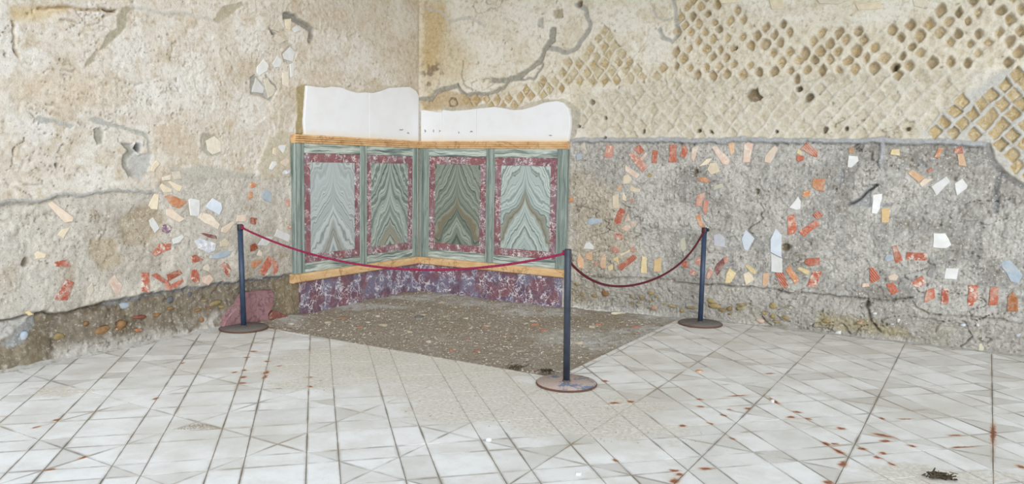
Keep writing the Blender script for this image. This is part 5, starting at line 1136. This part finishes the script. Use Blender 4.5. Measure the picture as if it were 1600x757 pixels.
leaning('breccia_slab', 't', [(1262, 418), (1262, 370), (1300, 320), (1340, 325), (1440, 390), (1400, 412)], M['redslab'], 'small dark red stone slab just right of the pink slab', 0.115, 0.08)

# ------------------------------------------------------------------ stanchions and ropes
def mat_paint(name, c1, c2, c3, thr, rough=0.45, sc=12):
    t = NT(name); co = t.coord('Object'); n = t.noise(co, sc, 5, 0.65); n2 = t.noise(co, 50, 4, 0.7)
    c = t.mix(t.step(n, 0.3, 0.7), c1, c2); c = t.mix(t.step(t.math('MULTIPLY_ADD', n2, 0.35, t.math('MULTIPLY', n, 0.65)), *thr), c, c3)
    return t.done(c, rough, t.bump(n2, 0.15, 0.003), 0.45)
M['post'] = mat_paint('dark_blue_paint', (44, 50, 60), (58, 67, 82), (112, 116, 120), (0.63, 0.70))
M['postblue'] = mat_paint('worn_blue_paint', (58, 74, 100), (46, 58, 78), (120, 126, 132), (0.62, 0.70))
M['cap'] = mat_paint('black_plastic', (34, 35, 38), (48, 48, 50), (70, 70, 70), (0.7, 0.8), 0.5)
M['base_rust'] = mat_paint('rusty_painted_plate', (176, 156, 146), (192, 172, 160), (104, 116, 140), (0.51, 0.58), 0.7, 7)
M['base_grey'] = mat_paint('grey_brown_plate', (104, 98, 96), (124, 116, 110), (86, 82, 82), (0.56, 0.66), 0.7)
M['rim'] = mat_paint('rusty_rim', (112, 76, 56), (90, 66, 54), (60, 56, 56), (0.55, 0.65), 0.8)
M['weld'] = mat_paint('weld', (80, 72, 68), (100, 92, 86), (120, 84, 62), (0.5, 0.6), 0.7)
def lathe(name, prof, n, mat, parent, smooth=True):
    V = []; Fc = []
    for r, z in prof:
        for k in range(n): V.append((r*math.cos(2*math.pi*k/n), r*math.sin(2*math.pi*k/n), z))
    m = len(prof)
    for i_ in range(m-1):
        for k in range(n): Fc.append((i_*n+k, i_*n+(k+1) % n, (i_+1)*n+(k+1) % n, (i_+1)*n+k))
    Fc.append(tuple(range(n-1, -1, -1))); Fc.append(tuple(range((m-1)*n, m*n)))
    o = mesh_obj(name, V, Fc, mat, parent)
    if smooth:
        for p in o.data.polygons: p.use_smooth = len(p.vertices) == 4
    return o
def tube(name, pts, r, mat, parent=None, n=10):
    V = []; Fc = []; P = [Vector(p) for p in pts]
    for i_, p in enumerate(P):
        t_ = (P[min(i_+1, len(P)-1)]-P[max(i_-1, 0)]).normalized(); s_ = t_.cross(Vector((0, 0, 1)))
        s_ = s_.normalized() if s_.length > 1e-3 else Vector((1, 0, 0)); u_ = s_.cross(t_)
        for k in range(n): V.append(p+s_*r*math.cos(2*math.pi*k/n)+u_*r*math.sin(2*math.pi*k/n))
    for i_ in range(len(P)-1):
        for k in range(n): Fc.append((i_*n+k, i_*n+(k+1) % n, (i_+1)*n+(k+1) % n, (i_+1)*n+k))
    Fc += [tuple(range(n-1, -1, -1)), tuple(range((len(P)-1)*n, len(P)*n))]
    return mesh_obj(name, V, Fc, mat, parent, smooth=True)
HP = 0.972
def stanchion(base_px, top_px, label, postmat, basemat, cap):
    x, y = PF(base_px); root = empty('stanchion', (x, y, 0)); tag(root, label, 'stanchion')
    lathe('base_plate', [(0.214, 0.002), (0.219, 0.005), (0.219, 0.012), (0.215, 0.016)], 48, M['rim'], root)
    plate = root.children[0]
    bp = lathe('base_top', [(0.2135, 0.0155), (0.212, 0.019), (0.06, 0.0225), (0.03, 0.0235)], 48, basemat, plate)
    # lean so that the head stands where it is seen
    d = ray(top_px); q = CAM+d*(((x-CAM[0])*_f[0]+(y-CAM[1])*_f[1])/(d[0]*_f[0]+d[1]*_f[1]))
    lean = np.array([q[0]-x, q[1]-y]); lean = lean*min(1.0, 0.03/max(1e-6, np.linalg.norm(lean)))
    post = lathe('post', [(0.0245, 0.020), (0.0245, HP-0.004), (0.022, HP)] if not cap else [(0.0245, 0.020), (0.0245, HP-0.05)], 24, postmat, root)
    wd = lathe('weld_ring', [(0.031, 0.0225), (0.030, 0.030), (0.0255, 0.034)], 24, M['weld'], plate)
    if cap: lathe('cap', [(0.0265, HP-0.055), (0.0275, HP-0.05), (0.0275, HP-0.006), (0.025, HP)], 24, M['cap'], post)
    else: lathe('cap', [(0.0235, HP-0.006), (0.0235, HP+0.001), (0.020, HP+0.003)], 24, M['cap'], post)
    for c in [post]+list(post.children):
        if True:
            for v in c.data.vertices: v.co.x += lean[0]*v.co.z/HP; v.co.y += lean[1]*v.co.z/HP
    return root, Vector((x+lean[0]*0.95, y+lean[1]*0.95, 0))
s1, h1 = stanchion((381, 514), (375, 352), 'dark blue rope post standing in front of the pink slab', M['postblue'], M['base_grey'], True)
s2, h2 = stanchion((885, 601), (887.5, 390), 'nearest dark rope post, where both ropes meet on a rusty base', M['post'], M['base_rust'], False)
s3, h3 = stanchion((1094, 507), (1101, 354), 'rope post with black cap in front of the grey right wall', M['postblue'], M['base_grey'], True)
def eye(root, head, toward, z):
    x0, y0 = head.x-root.location.x, head.y-root.location.y
    d = (toward-head); d.z = 0; d.normalize()
    pts = []
    for k in range(13):
        an = 2*math.pi*k/12; pts.append((x0+d.x*(0.030+0.011*math.cos(an)), y0+d.y*(0.030+0.011*math.cos(an)), z+0.011*math.sin(an)))
    tube('eyelet', pts, 0.0035, M['cap'], root, 6)
ZA = 0.948
eye(s1, h1, h2, ZA); eye(s2, h2, h1, ZA); eye(s2, h2, h3, 0.90); eye(s3, h3, h2, ZA)
nb = lathe('knob', [(0.006, 0.0), (0.016, 0.003), (0.018, 0.012), (0.012, 0.020)], 14, M['cap'], s3)
nb.location = (h3.x-s3.location.x+_r[0]*0.026, h3.y-s3.location.y+_r[1]*0.026, ZA); nb.rotation_euler = Vector((_r[0], _r[1], 0)).to_track_quat('Z', 'Y').to_euler()
def mat_rope(name, c1, c2):
    t = NT(name); co = t.coord('Object'); n = t.noise(co, 90, 3, 0.6); c = t.mix(t.step(n, 0.3, 0.7), c1, c2)
    return t.done(c, 0.75, t.bump(n, 0.5, 0.003), 0.25)
M['rope1'] = mat_rope('crimson_rope', (116, 26, 58), (156, 48, 84)); M['rope2'] = mat_rope('dark_red_rope', (74, 20, 30), (100, 34, 44))
M['knot'] = M['rope1']
def rope(hA, hB, sag, mat, label, zA=ZA, zB=ZA, k=0.5):
    P = []; n = 60
    for i_ in range(n+1):
        t_ = i_/n; u = 2*t_-1; c = (math.cosh(k*u)-math.cosh(k))/(math.cosh(k)-1)
        P.append((hA.x+(hB.x-hA.x)*t_, hA.y+(hB.y-hA.y)*t_, zA+(zB-zA)*t_+sag*c))
    d = (hB-hA).normalized(); P[0] = (P[0][0]+d.x*0.026, P[0][1]+d.y*0.026, P[0][2]); P[-1] = (P[-1][0]-d.x*0.026, P[-1][1]-d.y*0.026, P[-1][2])
    root = empty('barrier_rope', ((hA.x+hB.x)/2, (hA.y+hB.y)/2, 0.0)); tag(root, label, 'rope')
    off = root.location
    tube('cord', [Vector(p)-off for p in P], 0.0095, mat, root, 10)
    for e, s_ in ((P[0], 1), (P[-1], -1)):
        q = [Vector(e)-off+Vector((d.x*0.004*s_, d.y*0.004*s_, 0.016-0.036*k_/6)) for k_ in range(7)]
        tube('knot', q, 0.013, mat, root, 10)
    return root
rope(h1, h2, 0.24, M['rope1'], 'crimson rope hanging between the left and nearest posts')
rope(h2, h3, 0.34, M['rope2'], 'dark red rope sagging from the nearest post to the right post', 0.90, ZA, 2.4)
